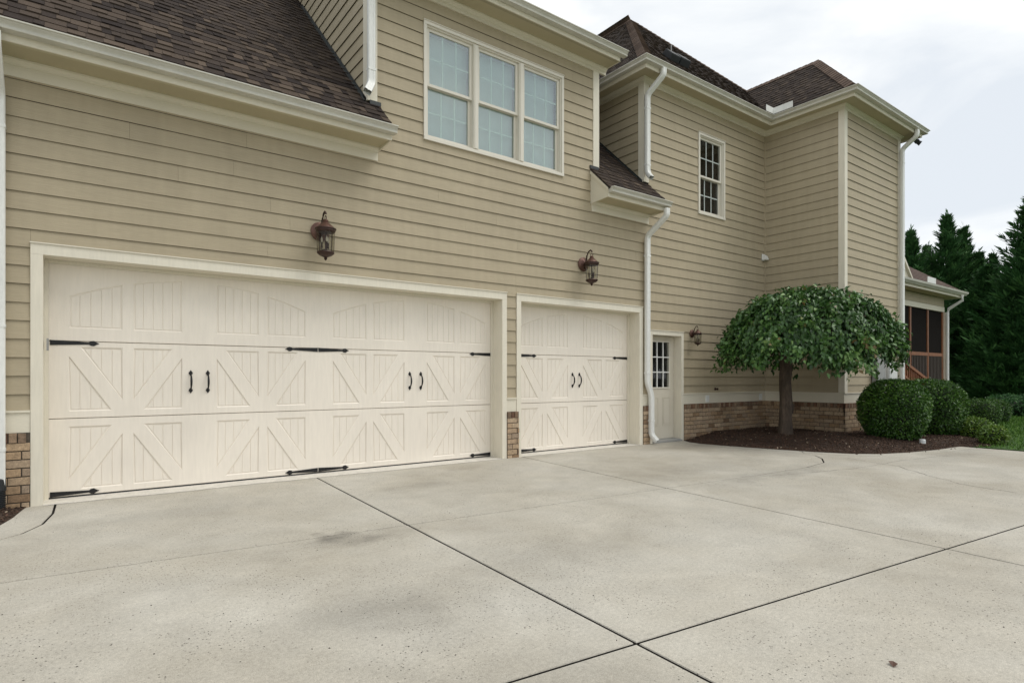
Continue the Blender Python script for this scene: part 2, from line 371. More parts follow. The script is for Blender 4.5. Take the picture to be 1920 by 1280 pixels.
hook = [(5.32, j2(5.32)), (7.0, -3.165), (8.1, -3.20), (8.75, -3.12), (9.15, -2.90), (9.42, -2.66), (9.56, -2.40)]
slabs = [
    wl + [(-9.0, -1.9), (-9.0, j2(-9)), p12, (j1(YG), YG)],
    [(j1(YG), YG), p12, p32, (j3(YG), YG)],
    [(j3(YG), YG)] + [p32] + hook[1:-1] + [(9.455, -2.06)] + bed_in[4::-1],
    [(XL, j2(XL)), (XL, j4(XL)), p14, p12],
    [p12, p14, p34, p32],
    [p32, p34, (XR, j4(XR))] + [bed_in[-1]] + bed_in[-2:4:-1] + hook[-2:0:-1],
    [(XL, j4(XL)), (XL, YB), (j1(YB), YB), p14],
    [p14, (j1(YB), YB), (j3(YB), YB), p34],
    [p34, (j3(YB), YB), (XR, YB), (XR, j4(XR))],
    bed_in + bed[::-1],
    wlo + [(-9.0, -1.3), (-9.0, -1.9)] + wl[::-1],
]
def inset(poly, d):
    if area(poly) < 0: poly = poly[::-1]
    n = len(poly); out = []
    for i in range(n):
        a, b, c = Vector(poly[i - 1]), Vector(poly[i]), Vector(poly[(i + 1) % n])
        e0, e1 = (b - a).normalized(), (c - b).normalized()
        n0, n1 = Vector((-e0.y, e0.x)), Vector((-e1.y, e1.x)); mv = n0 + n1
        mv = mv / max(.35, mv.dot(n0)); out.append((b.x + mv.x * d, b.y + mv.y * d))
    return out
jb = MB(); jb.prism([(XL, YB), (XR, YB), (XR, -3.62), (10.98, -3.40), (10.1, -2.92), (9.72, -2), (9.45, -1), (9.44, -.3), (9.58, .02), (-.37, .02), (-.55, -.86), (-1.3, -1.24), (XL, -1.32)], 2, -.12, -.030)
drive = jb.build('driveway', M['joint'], kind=S)
for p in slabs:
    q0 = inset(p, .0090); q1 = inset(p, .0120); n = len(q0)
    b = MB()
    b.add([(x, y, -.05) for x, y in q0] + [(x, y, -.005) for x, y in q0] + [(x, y, 0) for x, y in q1],
          [tuple(range(2 * n, 3 * n))] + [(n + i, n + (i + 1) % n, 2 * n + (i + 1) % n, 2 * n + i) for i in range(n)])
    b.add([(x, y, -.05) for x, y in q0] + [(x, y, -.005) for x, y in q0], [(i, (i + 1) % n, n + (i + 1) % n, n + i) for i in range(n)], 0, 1)
    me = b.mesh('concrete_slab', [M['conc'], M['joint']])
    bm = bmesh.new(); bm.from_mesh(me); bmesh.ops.triangulate(bm, faces=[f for f in bm.faces if len(f.verts) > 4]); bm.to_mesh(me); bm.free()
    link(bpy.data.objects.new('concrete_slab', me), drive)

# hairline cracks that wander over the slab to the right
def crack(pts, w, name='crack'):
    out = []
    P_ = [Vector(p) for p in pts]
    for a, b_ in zip(P_[:-1], P_[1:]):
        for k in range(10):
            q = a.lerp(b_, k / 10.); out.append((q.x + random.uniform(-.018, .018), q.y + random.uniform(-.018, .018)))
    c = MB()
    for a, b_ in zip(out[:-1], out[1:]):
        d = (Vector(b_) - Vector(a)).normalized(); n_ = Vector((-d.y, d.x)) * w * random.uniform(.5, 1.2)
        c.add([(a[0] - n_.x, a[1] - n_.y, .0015), (b_[0] - n_.x, b_[1] - n_.y, .0015), (b_[0] + n_.x, b_[1] + n_.y, .0015), (a[0] + n_.x, a[1] + n_.y, .0015)], [(0, 1, 2, 3)])
    c.build(name, M['joint'], drive)
crack([(9.5, -3.1), (9.2, -3.9), (8.6, -4.5), (8.2, -5.0), (8.1, -5.5)], .0035)
crack([(6.9, -3.25), (8.5, -3.65), (9.9, -3.72), (11.2, -3.95)], .0025)
crack([(9.58, -2.4), (9.72, -2.3), (9.80, -2.2)], .005)

# grit and scraps lying on the concrete
b = MB(); r_ = random.Random(44)
for k in range(620):
    if k < 300: x, y = r_.uniform(-3, 9), r_.uniform(-7.0, -.4)
    else:
        cx_, cy_ = ((1.2, -4.3), (1.5, -4.9), (.3, -3.9), (2.0, -2.9), (-.4, -3.2), (4.2, -5.9), (6.8, -3.1))[k % 7]; x, y = r_.gauss(cx_, .45), r_.gauss(cy_, .35)
    a = r_.uniform(0, 3.14); L_ = r_.choice((.002, .0025, .003, .004, .006)); w = L_ * r_.uniform(.3, .8)
    dx, dy = math.cos(a) * L_, math.sin(a) * L_; ex_, ey_ = -math.sin(a) * w, math.cos(a) * w; z = .0008; h = .002 + .002 * r_.random()
    b.add([(x - dx, y - dy, z), (x + ex_, y + ey_, z), (x + dx, y + dy, z), (x - ex_, y - ey_, z), (x, y, z + h)], [(0, 1, 4), (1, 2, 4), (2, 3, 4), (3, 0, 4)])
b.build('grit', M['joint'], label='dark grit and tiny scraps scattered over the concrete', cat='grit', kind='stuff')

# mulch beds ---------------------------------------------------------
mul_poly = bed + [(12.9, -3.95), (13.7, -4.02), (15.2, -3.75), (17.2, -3.2), (19.5, -2.4), (19.5, 1.5), (9.6, 1.5)]
def in_poly(x, y, P):
    r = False; n = len(P); j = n - 1
    for i in range(n):
        xi, yi = P[i]; xj, yj = P[j]
        if (yi > y) != (yj > y) and x < (xj - xi) * (y - yi) / (yj - yi) + xi: r = not r
        j = i
    return r
def dist_edge(x, y, P):
    d = 9e9; p = Vector((x, y))
    for a, b in zip(P[:-1], P[1:]):
        a, b = Vector(a), Vector(b); ab = b - a; t = max(0, min(1, (p - a).dot(ab) / ab.length_squared)); d = min(d, (a + ab * t - p).length)
    return d
open_edge = mul_poly[:17]
def mulch_h(x, y):
    d = min(1, dist_edge(x, y, open_edge) / 1.1); s_ = d * d * (3 - 2 * d)
    return .012 + .105 * s_ + .012 * math.sin(7 * x + 3 * y) * math.sin(5 * y - 2 * x) * s_
def terrain(name, poly, hf, step, m, base=-.06, **k):
    bm = bmesh.new()
    vs = [bm.verts.new((x, y, 0)) for x, y in poly]; f = bm.faces.new(vs)
    xs = [p[0] for p in poly]; ys = [p[1] for p in poly]
    def cut(co, no):
        bmesh.ops.bisect_plane(bm, geom=bm.verts[:] + bm.edges[:] + bm.faces[:], plane_co=co, plane_no=no)
    x = min(xs) + step
    while x < max(xs): cut((x, 0, 0), (1, 0, 0)); x += step
    y = min(ys) + step
    while y < max(ys): cut((0, y, 0), (0, 1, 0)); y += step
    for v in bm.verts: v.co.z = hf(v.co.x, v.co.y)
    be = [e for e in bm.edges if e.is_boundary]
    r = bmesh.ops.extrude_edge_only(bm, edges=be)
    for v in [q for q in r['geom'] if isinstance(q, bmesh.types.BMVert)]: v.co.z = base
    bmesh.ops.triangulate(bm, faces=[f for f in bm.faces if len(f.verts) > 4])
    bmesh.ops.recalc_face_normals(bm, faces=bm.faces)
    me = bpy.data.meshes.new(name); bm.to_mesh(me); bm.free(); me.materials.append(m)
    me.polygons.foreach_set('use_smooth', [True] * len(me.polygons))
    return link(bpy.data.objects.new(name, me), None, **k)
terrain('mulch_bed', mul_poly, mulch_h, .3, M['mulch'], kind=S)
mul2 = wlo + [(-2.5, 1.5), (-.37, 1.5)]
terrain('mulch_bed', mul2, lambda x, y: .0 + .03 * min(1, dist_edge(x, y, wlo) / .3), .3, M['mulch'], kind=S)

def chips(n, sampler, name):
    V = []; T = []
    loc = []
    while len(loc) < n:
        p = sampler()
        if p: loc.append(p)
    loc = np.array(loc); n = len(loc)
    L_ = rng.uniform(.014, .045, n); w = L_ * rng.uniform(.25, .6, n); h = rng.uniform(.003, .009, n)
    a = rng.uniform(0, 2 * np.pi, n); til = rng.normal(0, .45, n)
    d = np.stack([np.cos(a) * np.cos(til), np.sin(a) * np.cos(til), np.sin(til)], 1); s = np.stack([-np.sin(a), np.cos(a), rng.normal(0, .3, n)], 1)
    s /= np.linalg.norm(s, axis=1)[:, None]; u = np.cross(d, s)
    def pt(x, y, z): return loc + d * (x * L_)[:, None] + s * (y * w)[:, None] + u * (z * h)[:, None]
    P = [pt(-.5, -.3, 0), pt(.5, -.5, 0), pt(.35, .5, 0), pt(-.5, .35, 0), pt(-.5, -.3, 1), pt(.5, -.5, 1), pt(.35, .5, 1), pt(-.5, .35, 1)]
    V = np.stack(P, 1).reshape(-1, 3)
    fq = np.array([(0, 3, 2, 1), (4, 5, 6, 7), (0, 1, 5, 4), (1, 2, 6, 5), (2, 3, 7, 6), (3, 0, 4, 7)])
    F = (np.arange(n)[:, None, None] * 8 + fq[None]).reshape(-1, 4)
    t = np.clip(rng.beta(1.6, 2.2, n), 0, .96); t[rng.random(n) < .006] = 1.0
    me = np_mesh(name, V, F, M['chip'], np.repeat(t, 6))
    link(bpy.data.objects.new(name, me), None, label='dark reddish brown bark chips spread over the planting bed', cat='mulch', kind='stuff')
def samp1():
    x = random.uniform(9.35, 15.5); y = random.uniform(-4.05, -.02)
    if x > 12.55 and y > -1.75: return None
    if not in_poly(x, y, mul_poly):
        if random.random() > .02 or dist_edge(x, y, bed) > .12: return None
        return (x, y, .003)
    return (x, y, mulch_h(x, y) + random.uniform(-.002, .008))
chips(20000, samp1, 'bark_mulch')
def samp2():
    x = random.uniform(-1.6, -.36); y = random.uniform(-1.2, .0)
    if not in_poly(x, y, mul2): return None
    return (x, y, .03 * min(1, dist_edge(x, y, wlo) / .3) + random.uniform(-.002, .008))
chips(1500, samp2, 'bark_mulch')

# lawn -----------------------------------------------------------------
def lawn_h(x, y): return .02
lawn_poly = [(12.745, YB), (60, YB), (60, 30), (19.5, 30), (19.5, -2.4), (17.2, -3.2), (15.2, -3.75), (13.7, -4.02), (12.9, -3.95), (12.745, -3.8)]
lb = MB(); lb.prism(lawn_poly, 2, -.04, .015); lb.build('lawn', M['lawn'], kind=S)
n = 60000
gx = rng.uniform(12.76, 30, n); gy = rng.uniform(-7.5, 0, n)
ok = np.array([in_poly(a, b, lawn_poly) for a, b in zip(gx, gy)]); gx = gx[ok]; gy = gy[ok]; n = len(gx)
hgt = rng.uniform(.035, .085, n); an = rng.uniform(0, 2 * np.pi, n); wd = rng.uniform(.003, .007, n) * (1 + (gx - 12) * .12)
lean = rng.normal(0, .03, (n, 2)); z0 = np.full(n, .012)
A = np.stack([gx - np.cos(an) * wd, gy - np.sin(an) * wd, z0], 1); B = np.stack([gx + np.cos(an) * wd, gy + np.sin(an) * wd, z0], 1)
T_ = np.stack([gx + lean[:, 0], gy + lean[:, 1], z0 + hgt], 1)
me = np_mesh('grass', np.stack([A, B, T_], 1).reshape(-1, 3), np.arange(n * 3).reshape(-1, 3), M['grass'], rng.random(n))
link(bpy.data.objects.new('grass', me), None, label='short mown green grass on the lawn right of the driveway', cat='grass', kind='stuff')

# ================================================================== HOUSE
house = empty('house', (0, 0, 0), 'tan clapboard house with two garage doors, brown shingle roofs and a brick base', 'house')

class Frame:          # u along wall, v up, n outward
    def __init__(s, o, U, V, N): s.o, s.U, s.V, s.N = Vector(o), Vector(U).normalized(), Vector(V).normalized(), Vector(N).normalized()
    def p(s, u, v, n=0): return s.o + s.U * u + s.V * v + s.N * n
FR = Frame((0, 0, 0), (1, 0, 0), (0, 0, 1), (0, -1, 0))                # front plane, u = X
BF = Frame((0, -1.71, 0), (1, 0, 0), (0, 0, 1), (0, -1, 0))            # bay front
BS = Frame((12.54, 0, 0), (0, -1, 0), (0, 0, 1), (-1, 0, 0))           # bay side, u = -Y
WS = Frame((8.454, 0, 0), (0, -1, 0), (0, 0, 1), (-1, 0, 0))           # wing side
DSF = Frame((3.08, 0, 0), (0, -1, 0), (0, 0, 1), (-1, 0, 0))           # dormer left side
DR = Frame((7.25, 0, 0), (0, 1, 0), (0, 0, 1), (1, 0, 0))              # dormer right side
GL = Frame((-.70, 0, 0), (0, -1, 0), (0, 0, 1), (-1, 0, 0))            # garage left side
BR_ = Frame((15.25, 0, 0), (0, 1, 0), (0, 0, 1), (1, 0, 0))            # right side of wing and bay

def wall_mesh(name, fr, rect, holes, th=.14, m='deck_gap_dark', off=-.002):  # dark wall colour stands in for shade in the gaps behind the clapboards
    """solid wall with rectangular openings"""
    us = sorted({rect[0], rect[1]} | {h[0] for h in holes} | {h[1] for h in holes}); vs = sorted({rect[2], rect[3]} | {h[2] for h in holes} | {h[3] for h in holes})
    us = [u for u in us if rect[0] <= u <= rect[1]]; vs = [v for v in vs if rect[2] <= v <= rect[3]]
    b = MB()
    for u0, u1 in zip(us[:-1], us[1:]):
        run = None
        for v0, v1 in zip(vs[:-1], vs[1:]):
            cu, cv = (u0 + u1) / 2, (v0 + v1) / 2
            hole = any(h[0] < cu < h[1] and h[2] < cv < h[3] for h in holes)
            if not hole:
                if run: run[1] = v1
                else: run = [v0, v1]
            if (hole or v1 == vs[-1]) and run:
                P = [fr.p(u, v, n_) for n_ in (off, off - th) for u, v in ((u0, run[0]), (u1, run[0]), (u1, run[1]), (u0, run[1]))]
                b.add(P, [(0, 1, 2, 3), (7, 6, 5, 4), (0, 4, 5, 1), (1, 5, 6, 2), (2, 6, 7, 3), (3, 7, 4, 0)]); run = None
    return b.build(name, M[m], house)

Z0, EX = 1.076, .1755      # first butt line and exposure
LIP0, LIP1 = .003, .0180
nboards = 0
def plank(fr, poly, z0, z1, parent):
    """one clapboard: polygon in (u,v); outward offset grows towards the butt edge"""
    global nboards
    if len(poly) < 3 or abs(area(poly)) < .0015: return
    if area(poly) < 0: poly = poly[::-1]
    def nn(v): return LIP1 + (LIP0 - LIP1) * (v - z0) / (EX)
    us = [p[0] for p in poly]; vs = [p[1] for p in poly]; uc, vc = min(us), min(vs)
    o = fr.p(uc, vc); jz = random.uniform(-.0012, .0012); jn_ = random.uniform(0, .0016); jt = random.uniform(-.0010, .0010)
    n_ = len(poly); um = (max(us) + uc) / 2; uw = max(.5, max(us) - uc)
    F_ = [fr.p(u, v + jz + jt * (u - um) / uw * 2, nn(v) + jn_) - o for u, v in poly]
    Bk = [fr.p(u, v + jz + jt * (u - um) / uw * 2, nn(v) + jn_ - .0055) - o for u, v in poly]
    b = MB(); b.add(F_ + Bk, [tuple(range(n_))] + [(i, n_ + i, n_ + (i + 1) % n_, (i + 1) % n_) for i in range(n_)])
    ob = bpy.data.objects.new('siding_board', b.mesh('siding_board', M['siding'])); ob.location = o
    link(ob, parent); nboards += 1
def siding(fr, parent, region, holes, vmin, vmax, joints=None, extra=None):
    """region(v0,v1)->list of (u0,u1); holes rects; extra = list of half planes (a,b,c) a*u+b*v<=c"""
    k = -1
    while True:
        z0 = Z0 + EX * k; z1 = z0 + EX; k += 1
        if z0 >= vmax: break
        if z1 <= vmin: continue
        a, b = max(z0, vmin), min(z1, vmax)
        for (u0, u1) in region(a, b):
            cuts = [u0, u1]
            hs = [h for h in holes if h[2] < b - 1e-4 and h[3] > a + 1e-4 and h[0] < u1 and h[1] > u0]
            for h in hs: cuts += [max(u0, h[0]), min(u1, h[1])]
            if joints:
                L_ = u1 - u0; js = joints(k, u0, u1)
                cuts += [j for j in js if u0 + .3 < j < u1 - .3 and not any(h[0] - .15 < j < h[1] + .15 for h in hs)]
            cuts = sorted(set(cuts))
            for c0, c1 in zip(cuts[:-1], cuts[1:]):
                if c1 - c0 < .004: continue
                segs = [(a, b)]
                for h in hs:
                    if h[0] < (c0 + c1) / 2 < h[1]:
                        ns = []
                        for s0, s1 in segs:
                            if h[2] > s0: ns.append((s0, min(s1, h[2])))
                            if h[3] < s1: ns.append((max(s0, h[3]), s1))
                        segs = [s for s in ns if s[1] - s[0] > .004]
                for s0, s1 in segs:
                    g_ = .0008
                    P = [(c0 + (g_ if c0 > u0 else 0), s0), (c1 - (g_ if c1 < u1 else 0), s0), (c1 - (g_ if c1 < u1 else 0), s1), (c0 + (g_ if c0 > u0 else 0), s1)]
                    for e_ in (extra or []):
                        P = clip(P, *e_)
                        if len(P) < 3: break
                    plank(fr, P, z0, z1, parent)

# openings (u0,u1,v0,v1)
D1 = (-.245, 5.215, -.1, 2.420); D2 = (5.575, 8.305, -.1, 2.420)
ED = (8.665, 9.520, -.1, 2.035)
W1 = (3.925, 6.415, 4.575, 6.135); W2 = (10.115, 10.925, 4.57, 6.12)
T1 = (-.34, 5.300, -1, 2.535); T2 = (5.490, 8.397, -1, 2.535); TE = (8.585, 9.590, -1, 2.125)
TW1 = (3.880, 6.457, 4.530, 6.180); TW2 = (10.07, 10.972, 4.525, 6.168)
gw = wall_mesh('garage_wall', FR, (-.70, 8.50, 0, 4.24), [(D1[0] - .021, D1[1] + .021, -.1, D1[3] + .021), (D2[0] - .021, D2[1] + .021, -.1, D2[3] + .021)])
dw = wall_mesh('dormer_wall', FR, (3.10, 7.23, 4.243, 6.72), [(W1[0] - .003, W1[1] + .003, W1[2] - .003, W1[3] + .003)])
ww = wall_mesh('wing_wall', FR, (8.503, 15.1, 0, 6.9), [(ED[0] - .021, ED[1] + .021, -.1, ED[3] + .021), (W2[0] - .003, W2[1] + .003, W2[2] - .003, W2[3] + .003)])
bs = wall_mesh('bay_side_wall', BS, (.0, 1.70, 0, 6.75), [])
bf = wall_mesh('bay_wall', BF, (12.55, 15.25, 0, 6.75), [])
ws = wall_mesh('wing_side_wall', WS, (-8, -.01, 3.0, 6.75), [])
gl = wall_mesh('garage_side_wall', GL, (-8.5, -.01, 0, 4.3), [])
br = wall_mesh('right_side_wall', BR_, (-1.70, 8, 0, 6.75), [])
# dormer side walls follow the roof slope
def tri_wall(fr, X, name):
    b = MB(); poly = [(.012, 4.5), (.012, 6.70), (3.9, 8.25), (3.9, 8.2)]
    b.prism(poly, 0, X, X + .1); return b.build(name, M['deck_gap_dark'], house)
b = MB(); b.prism([(.01, 4.3), (8.4, 4.3), (8.4, 4.72), (4.2, 8.74), (.01, 4.72)], 0, -.698, -.60); b.build('gable_wall', M['deck_gap_dark'], house)
b = MB()
for p_ in ([(-.40, 4.385), (4.2, 8.80), (4.2, 8.79), (-.40, 4.375)], [(4.2, 8.80), (8.5, 4.67), (8.5, 4.66), (4.2, 8.79)]): b.prism(p_, 0, -1.08, -.702)
b.build('rake_soffit', M['soffit'], house)
b = MB()
for p_ in ([(-.46, 4.385), (4.2, 8.86), (4.2, 8.66), (-.46, 4.185 + .06)], [(4.2, 8.86), (8.5, 4.73), (8.5, 4.53), (4.2, 8.66)]): b.prism(p_, 0, -1.118, -1.085)
b.build('rake_board', M['trim'], house)
dl = tri_wall(DSF, 3.082, 'dormer_side_wall'); dr = tri_wall(DR, 7.148, 'dormer_side_wall')

def jn(seed):
    r = random.Random(seed)
    def f(k, u0, u1):
        rr = random.Random(seed * 100 + k); out = []; x = u0 + rr.uniform(1.0, 3.6)
        while x < u1: out.append(x); x += 3.66
        return out
    return f
cb = .10
siding(FR, gw, lambda a, b: [(-.61, 8.57)], [T1, T2, (8.57, 20, -1, 9)], .922, 4.08, jn(3))
siding(FR, dw, lambda a, b: [(3.195, 7.135)], [TW1], 4.08, 6.49, jn(9))
siding(FR, ww, lambda a, b: [(8.57, 12.505)], [TE, TW2], .922, 6.66, None)
siding(BS, bs, lambda a, b: [(.035, 1.71 - cb)], [], .922, 6.66)
siding(BF, bf, lambda a, b: [(12.54 + cb, 15.25 - cb)], [], .922, 6.66)
siding(WS, ws, lambda a, b: [(-3.2, -cb)], [], 4.6, 6.66, None, [(-.96, -1, -4.84)])
siding(DSF, dl, lambda a, b: [(-3.9, -cb)], [], 4.6, 8.3, None, [(-.96, -1, -4.84), (.40, 1, 6.80)])
siding(GL, gl, lambda a, b: [(-8.4, -cb)], [], .922, 8.70, None, [(.96, 1, 4.73), (-.96, 1, 12.79)])
for (n0, n1) in ((0, 1),):
    pass
# weathered corner strips, corner boards -----------------------------------------------------------
def corner(name, x, y, sx, sy, z0, z1, parent=house, w=cb, t=.024, mt='trimv'):
    """L-shaped board on the outside corner; sx,sy = outward signs"""
    b = MB()
    b.box(min(x + sx * t, x - sx * w), max(x + sx * t, x - sx * w), min(y, y + sy * t), max(y, y + sy * t), z0, z1)
    b.box(min(x, x + sx * t), max(x, x + sx * t), min(y - sy * .0005, y - sy * w), max(y - sy * .0005, y - sy * w), z0, z1)
    return b.build(name, M[mt], parent)
corner('corner_board', -.70, 0, -1, -1, .923, 4.24)
corner('corner_board', 3.08, 0, -1, -1, 4.845, 6.49, w=.115)
corner('corner_board', 7.25, 0, 1, -1, 4.845, 6.49, w=.115)
corner('corner_board', 8.454, 0, -1, -1, 4.845, 6.66, w=.115)
corner('corner_board', 12.54, -1.71, -1, -1, .923, 6.66)
corner('corner_board', 15.25, -1.71, 1, -1, .923, 6.66)
b = MB(); b.box(12.505, 12.5385, -.035, -.0005, .923, 6.66); b.build('inside_corner_strip', M['siding'], house)

# water table boards -------------------------------------------------------------------------------
def band(u0, u1, fr, z=.710):
    b = MB()
    def bx(u0, u1, v0, v1, n0, n1):
        P = [fr.p(u, v, n_) for n_ in (n1, n0) for u, v in ((u0, v0), (u1, v0), (u1, v1), (u0, v1))]
        b.add(P, [(0, 1, 2, 3), (7, 6, 5, 4), (0, 4, 5, 1), (1, 5, 6, 2), (2, 6, 7, 3), (3, 7, 4, 0)])
    bx(u0, u1, z, .901, 0, .018); bx(u0, u1, .902, .922, 0, .034)
    b.build('water_table', M['trim'], house)
band(-.70, -.342, FR); band(5.302, 5.488, FR); band(8.399, 8.583, FR); band(9.592, 12.52, FR)
band(-8.4, 0, GL); band(.019, 1.71 + .017, BS); band(12.54 - .034, 15.27, BF)

# bricks --------------------------------------------------------------------------------------------
bricks = []    # (dist, wall, matrix, size key, header)
CV = Vector((0, CAMY, CAMZ))
BL, BH, JT = .190, .0705, .0105
def brick_run(fr, u0, u1, parent, ztop=.612, zbot=-.12, seed=0, backer=True):
    r = random.Random(seed); row = 0; z = ztop
    if backer:
        b = MB(); P = [fr.p(u, v, n_) for n_ in (.036, .0) for u, v in ((u0, zbot), (u1, zbot), (u1, .706), (u0, .706))]
        b.add(P, [(0, 1, 2, 3), (7, 6, 5, 4), (0, 4, 5, 1), (1, 5, 6, 2), (2, 6, 7, 3), (3, 7, 4, 0)]); b.build('mortar', M['mortar'], parent)
    # header course on edge
    u = u0
    while u < u1 - .03:
        w = min(.058, u1 - u); bricks.append((parent, fr, u, .617 + r.uniform(-.001, .002), w, .089, .052 + r.uniform(-.003, .004), True)); u += w + .0095
    while z > zbot:
        u = u0 - (.5 * (BL + JT) if row % 2 else 0) - .02 * r.random()
        while u < u1 - .012:
            a, b_ = max(u, u0), min(u + BL, u1)
            if b_ - a > .015: bricks.append((parent, fr, a, z - BH, b_ - a, BH, .045 + r.uniform(-.002, .003), False))
            u += BL + JT
        z -= BH + JT; row += 1
brick_run(FR, -.70, -.343, gw, seed=1); brick_run(FR, 5.303, 5.52, gw, seed=2); brick_run(FR, 8.399, 8.575, gw, seed=3)
brick_run(FR, 9.592, 12.50, ww, seed=4, zbot=-.05); brick_run(BS, .045, 1.755, bs, seed=5, zbot=-.05); brick_run(BF, 12.495, 15.29, bf, seed=6, zbot=-.05)
brick_run(GL, -8.4, .045, gl, seed=7)
def bmeshbox(w, h, d, m):
    b = MB(); b.box(0, w, -d, 0, 0, h); return b.mesh('brick', m, bevel=.0035 if w > .02 else 0)
bricks = [b for b in bricks if b[3] + b[5] > (-.01 if b[0] in (gw,) else .0)]
def bkey(b): c = b[1].p(b[2], b[3]); return (c - CV).length + (6 if b[0] is bf and b[2] > 13.0 else 0) + (60 if b[0] is gl else 0)
bricks.sort(key=bkey); cache = {}
rest = {}
for i, (par, fr, u, v, w, h, d, hd) in enumerate(bricks):
    o = fr.p(u, v)
    if i < 298:
        key = (round(w, 2), hd)
        if key not in cache: cache[key] = bmeshbox(w, h, .05, M['header'] if hd else M['brick'])
        ob = bpy.data.objects.new('brick', cache[key])
        R_ = Matrix((fr.U, -fr.N, fr.V)).transposed().to_4x4(); R_.translation = fr.p(u, v, d - .05) ; ob.matrix_local = R_
        link(ob, par)
    else:
        mb = rest.setdefault(par.name, (MB(), par))[0]
        P = [fr.p(uu, vv, n_) for n_ in (d, .0) for uu, vv in ((u, v), (u + w, v), (u + w, v + h), (u, v + h))]
        mb.add(P, [(0, 1, 2, 3), (0, 4, 5, 1), (1, 5, 6, 2), (2, 6, 7, 3), (3, 7, 4, 0)], random.random() * (.35 if hd else 1))
for mb, par in rest.values(): mb.build('brickwork', M['bricks'], par, tints=True, kind='stuff')

# door and window trim ------------------------------------------------------------------------------
def casing(T, D, head=.0, jamb_y=.30, name='door_trim', vb=0.0):
    b = MB(); t = .028
    b.box(T[0], D[0] , -t, .0, vb, D[3] + .0); b.box(D[1], T[1], -t, .0, vb, D[3])
    b.box(T[0] , T[1] , -t - .001, 0, D[3] + .0005, T[3] - .012)
    b.box(T[0] - .004, T[1] + .004, -t - .014, 0, T[3] - .011, T[3])
    # jambs and head lining
    b.box(D[0] - .02, D[0] + .0, .0005, jamb_y, vb, D[3] + .02); b.box(D[1], D[1] + .02, .0005, jamb_y, vb, D[3] + .02)
    b.box(D[0], D[1], .0005, jamb_y, D[3], D[3] + .02)
    b.build(name, M['trimv'], house)
casing(T1, D1); casing(T2, D2); casing(TE, ED, jamb_y=.22)
def stops(D, y):       # weather stop moulding round the door
    b = MB()
    b.box(D[0] + .0005, D[0] + .035, y - .03, y - .004, 0, D[3] - .001); b.box(D[1] - .035, D[1] - .0005, y - .03, y - .004, 0, D[3] - .001)
    b.box(D[0] + .036, D[1] - .036, y - .03, y - .004, D[3] - .035, D[3] - .001)
    b.build('stop_moulding', M['trimv'], house)
DY = .25
stops(D1, DY); stops(D2, DY)

# garage doors ---------------------------------------------------------------------------------------
def arch(x): return 2.325 - .258 * abs((x) / 1.2) ** 2
def door_section(z0, z1, X0, X1, panels, y=DY):
    """panels: convex polygons (x,z), pressed into the face"""
    bm = bmesh.new()
    def V(x, z, yy): return bm.verts.new((x, yy, z))
    def loop(vs): return [bm.edges.new((vs[i], vs[(i + 1) % len(vs)])) for i in range(len(vs))]
    g_ = .004
    rim = [(X0, z0 + g_), (X1, z0 + g_), (X1, z1 - g_), (X0, z1 - g_)]
    ov = [V(x, z, y) for x, z in rim]; edges = loop(ov)
    pl = []
    for P in panels:
        if area(P) < 0: P = P[::-1]
        vs = [V(x, z, y) for x, z in P]; edges += loop(vs); pl.append((P, vs))
    bmesh.ops.triangle_fill(bm, edges=edges, use_beauty=True, use_dissolve=False)
    bad = []
    for f in bm.faces:
        c = f.calc_center_median()
        for P, _ in pl:
            if in_poly(c.x, c.z, P): bad.append(f); break
    bmesh.ops.delete(bm, geom=bad, context='FACES_ONLY')
    # outer lip with a small chamfer
    lip = [V(X0 + (-.0), z0, y + .008), V(X1, z0, y + .008), V(X1, z1, y + .008), V(X0, z1, y + .008)]
    bk = [V(x.co.x, x.co.z, y + .045) for x in lip]
    for a, b_ in ((ov, lip), (lip, bk)):
        for i in range(4): bm.faces.new((a[i], b_[i], b_[(i + 1) % 4], a[(i + 1) % 4]))
    dep = .0075
    for P, vs in pl:
        Q = inset(P, .011); q = [V(x, z, y + dep) for x, z in Q]; n_ = len(P)
        for i in range(n_): bm.faces.new((vs[i], q[i], q[(i + 1) % n_], vs[(i + 1) % n_]))
        # back of field
        Q2 = inset(P, .0115)
        q2 = [V(x, z, y + dep + .004) for x, z in Q]
        bm.faces.new(q2)
        for i in range(n_): bm.faces.new((q[i], q2[i], q2[(i + 1) % n_], q[(i + 1) % n_]))
        # raised beaded boards
        Qf = inset(P, .020); xs = [p[0] for p in P]; x0, x1 = min(xs), max(xs)
        W_ = PW / 5.; base = math.floor((x0 - PX0) / W_)
        xx = PX0 + base * W_
        while xx < x1:
            s = clip(clip(Qf, -1, 0, -(xx + .0016)), 1, 0, xx + W_ - .0016)
            if len(s) >= 3 and abs(area(s)) > .0002:
                if area(s) < 0: s = s[::-1]
                t_ = [V(x, z, y + dep - .0005) for x, z in inset(s, .0018)]; b2 = [V(x, z, y + dep + .004) for x, z in s]; k = len(s)
                bm.faces.new(t_)
                for i in range(k): bm.faces.new((b2[i], b2[(i + 1) % k], t_[(i + 1) % k], t_[i]))
            xx += W_
    bmesh.ops.recalc_face_normals(bm, faces=bm.faces)
    me = bpy.data.meshes.new('door_section'); bm.to_mesh(me); bm.free(); me.materials.append(M['door'])
    return me
PW, PX0 = .46, 0
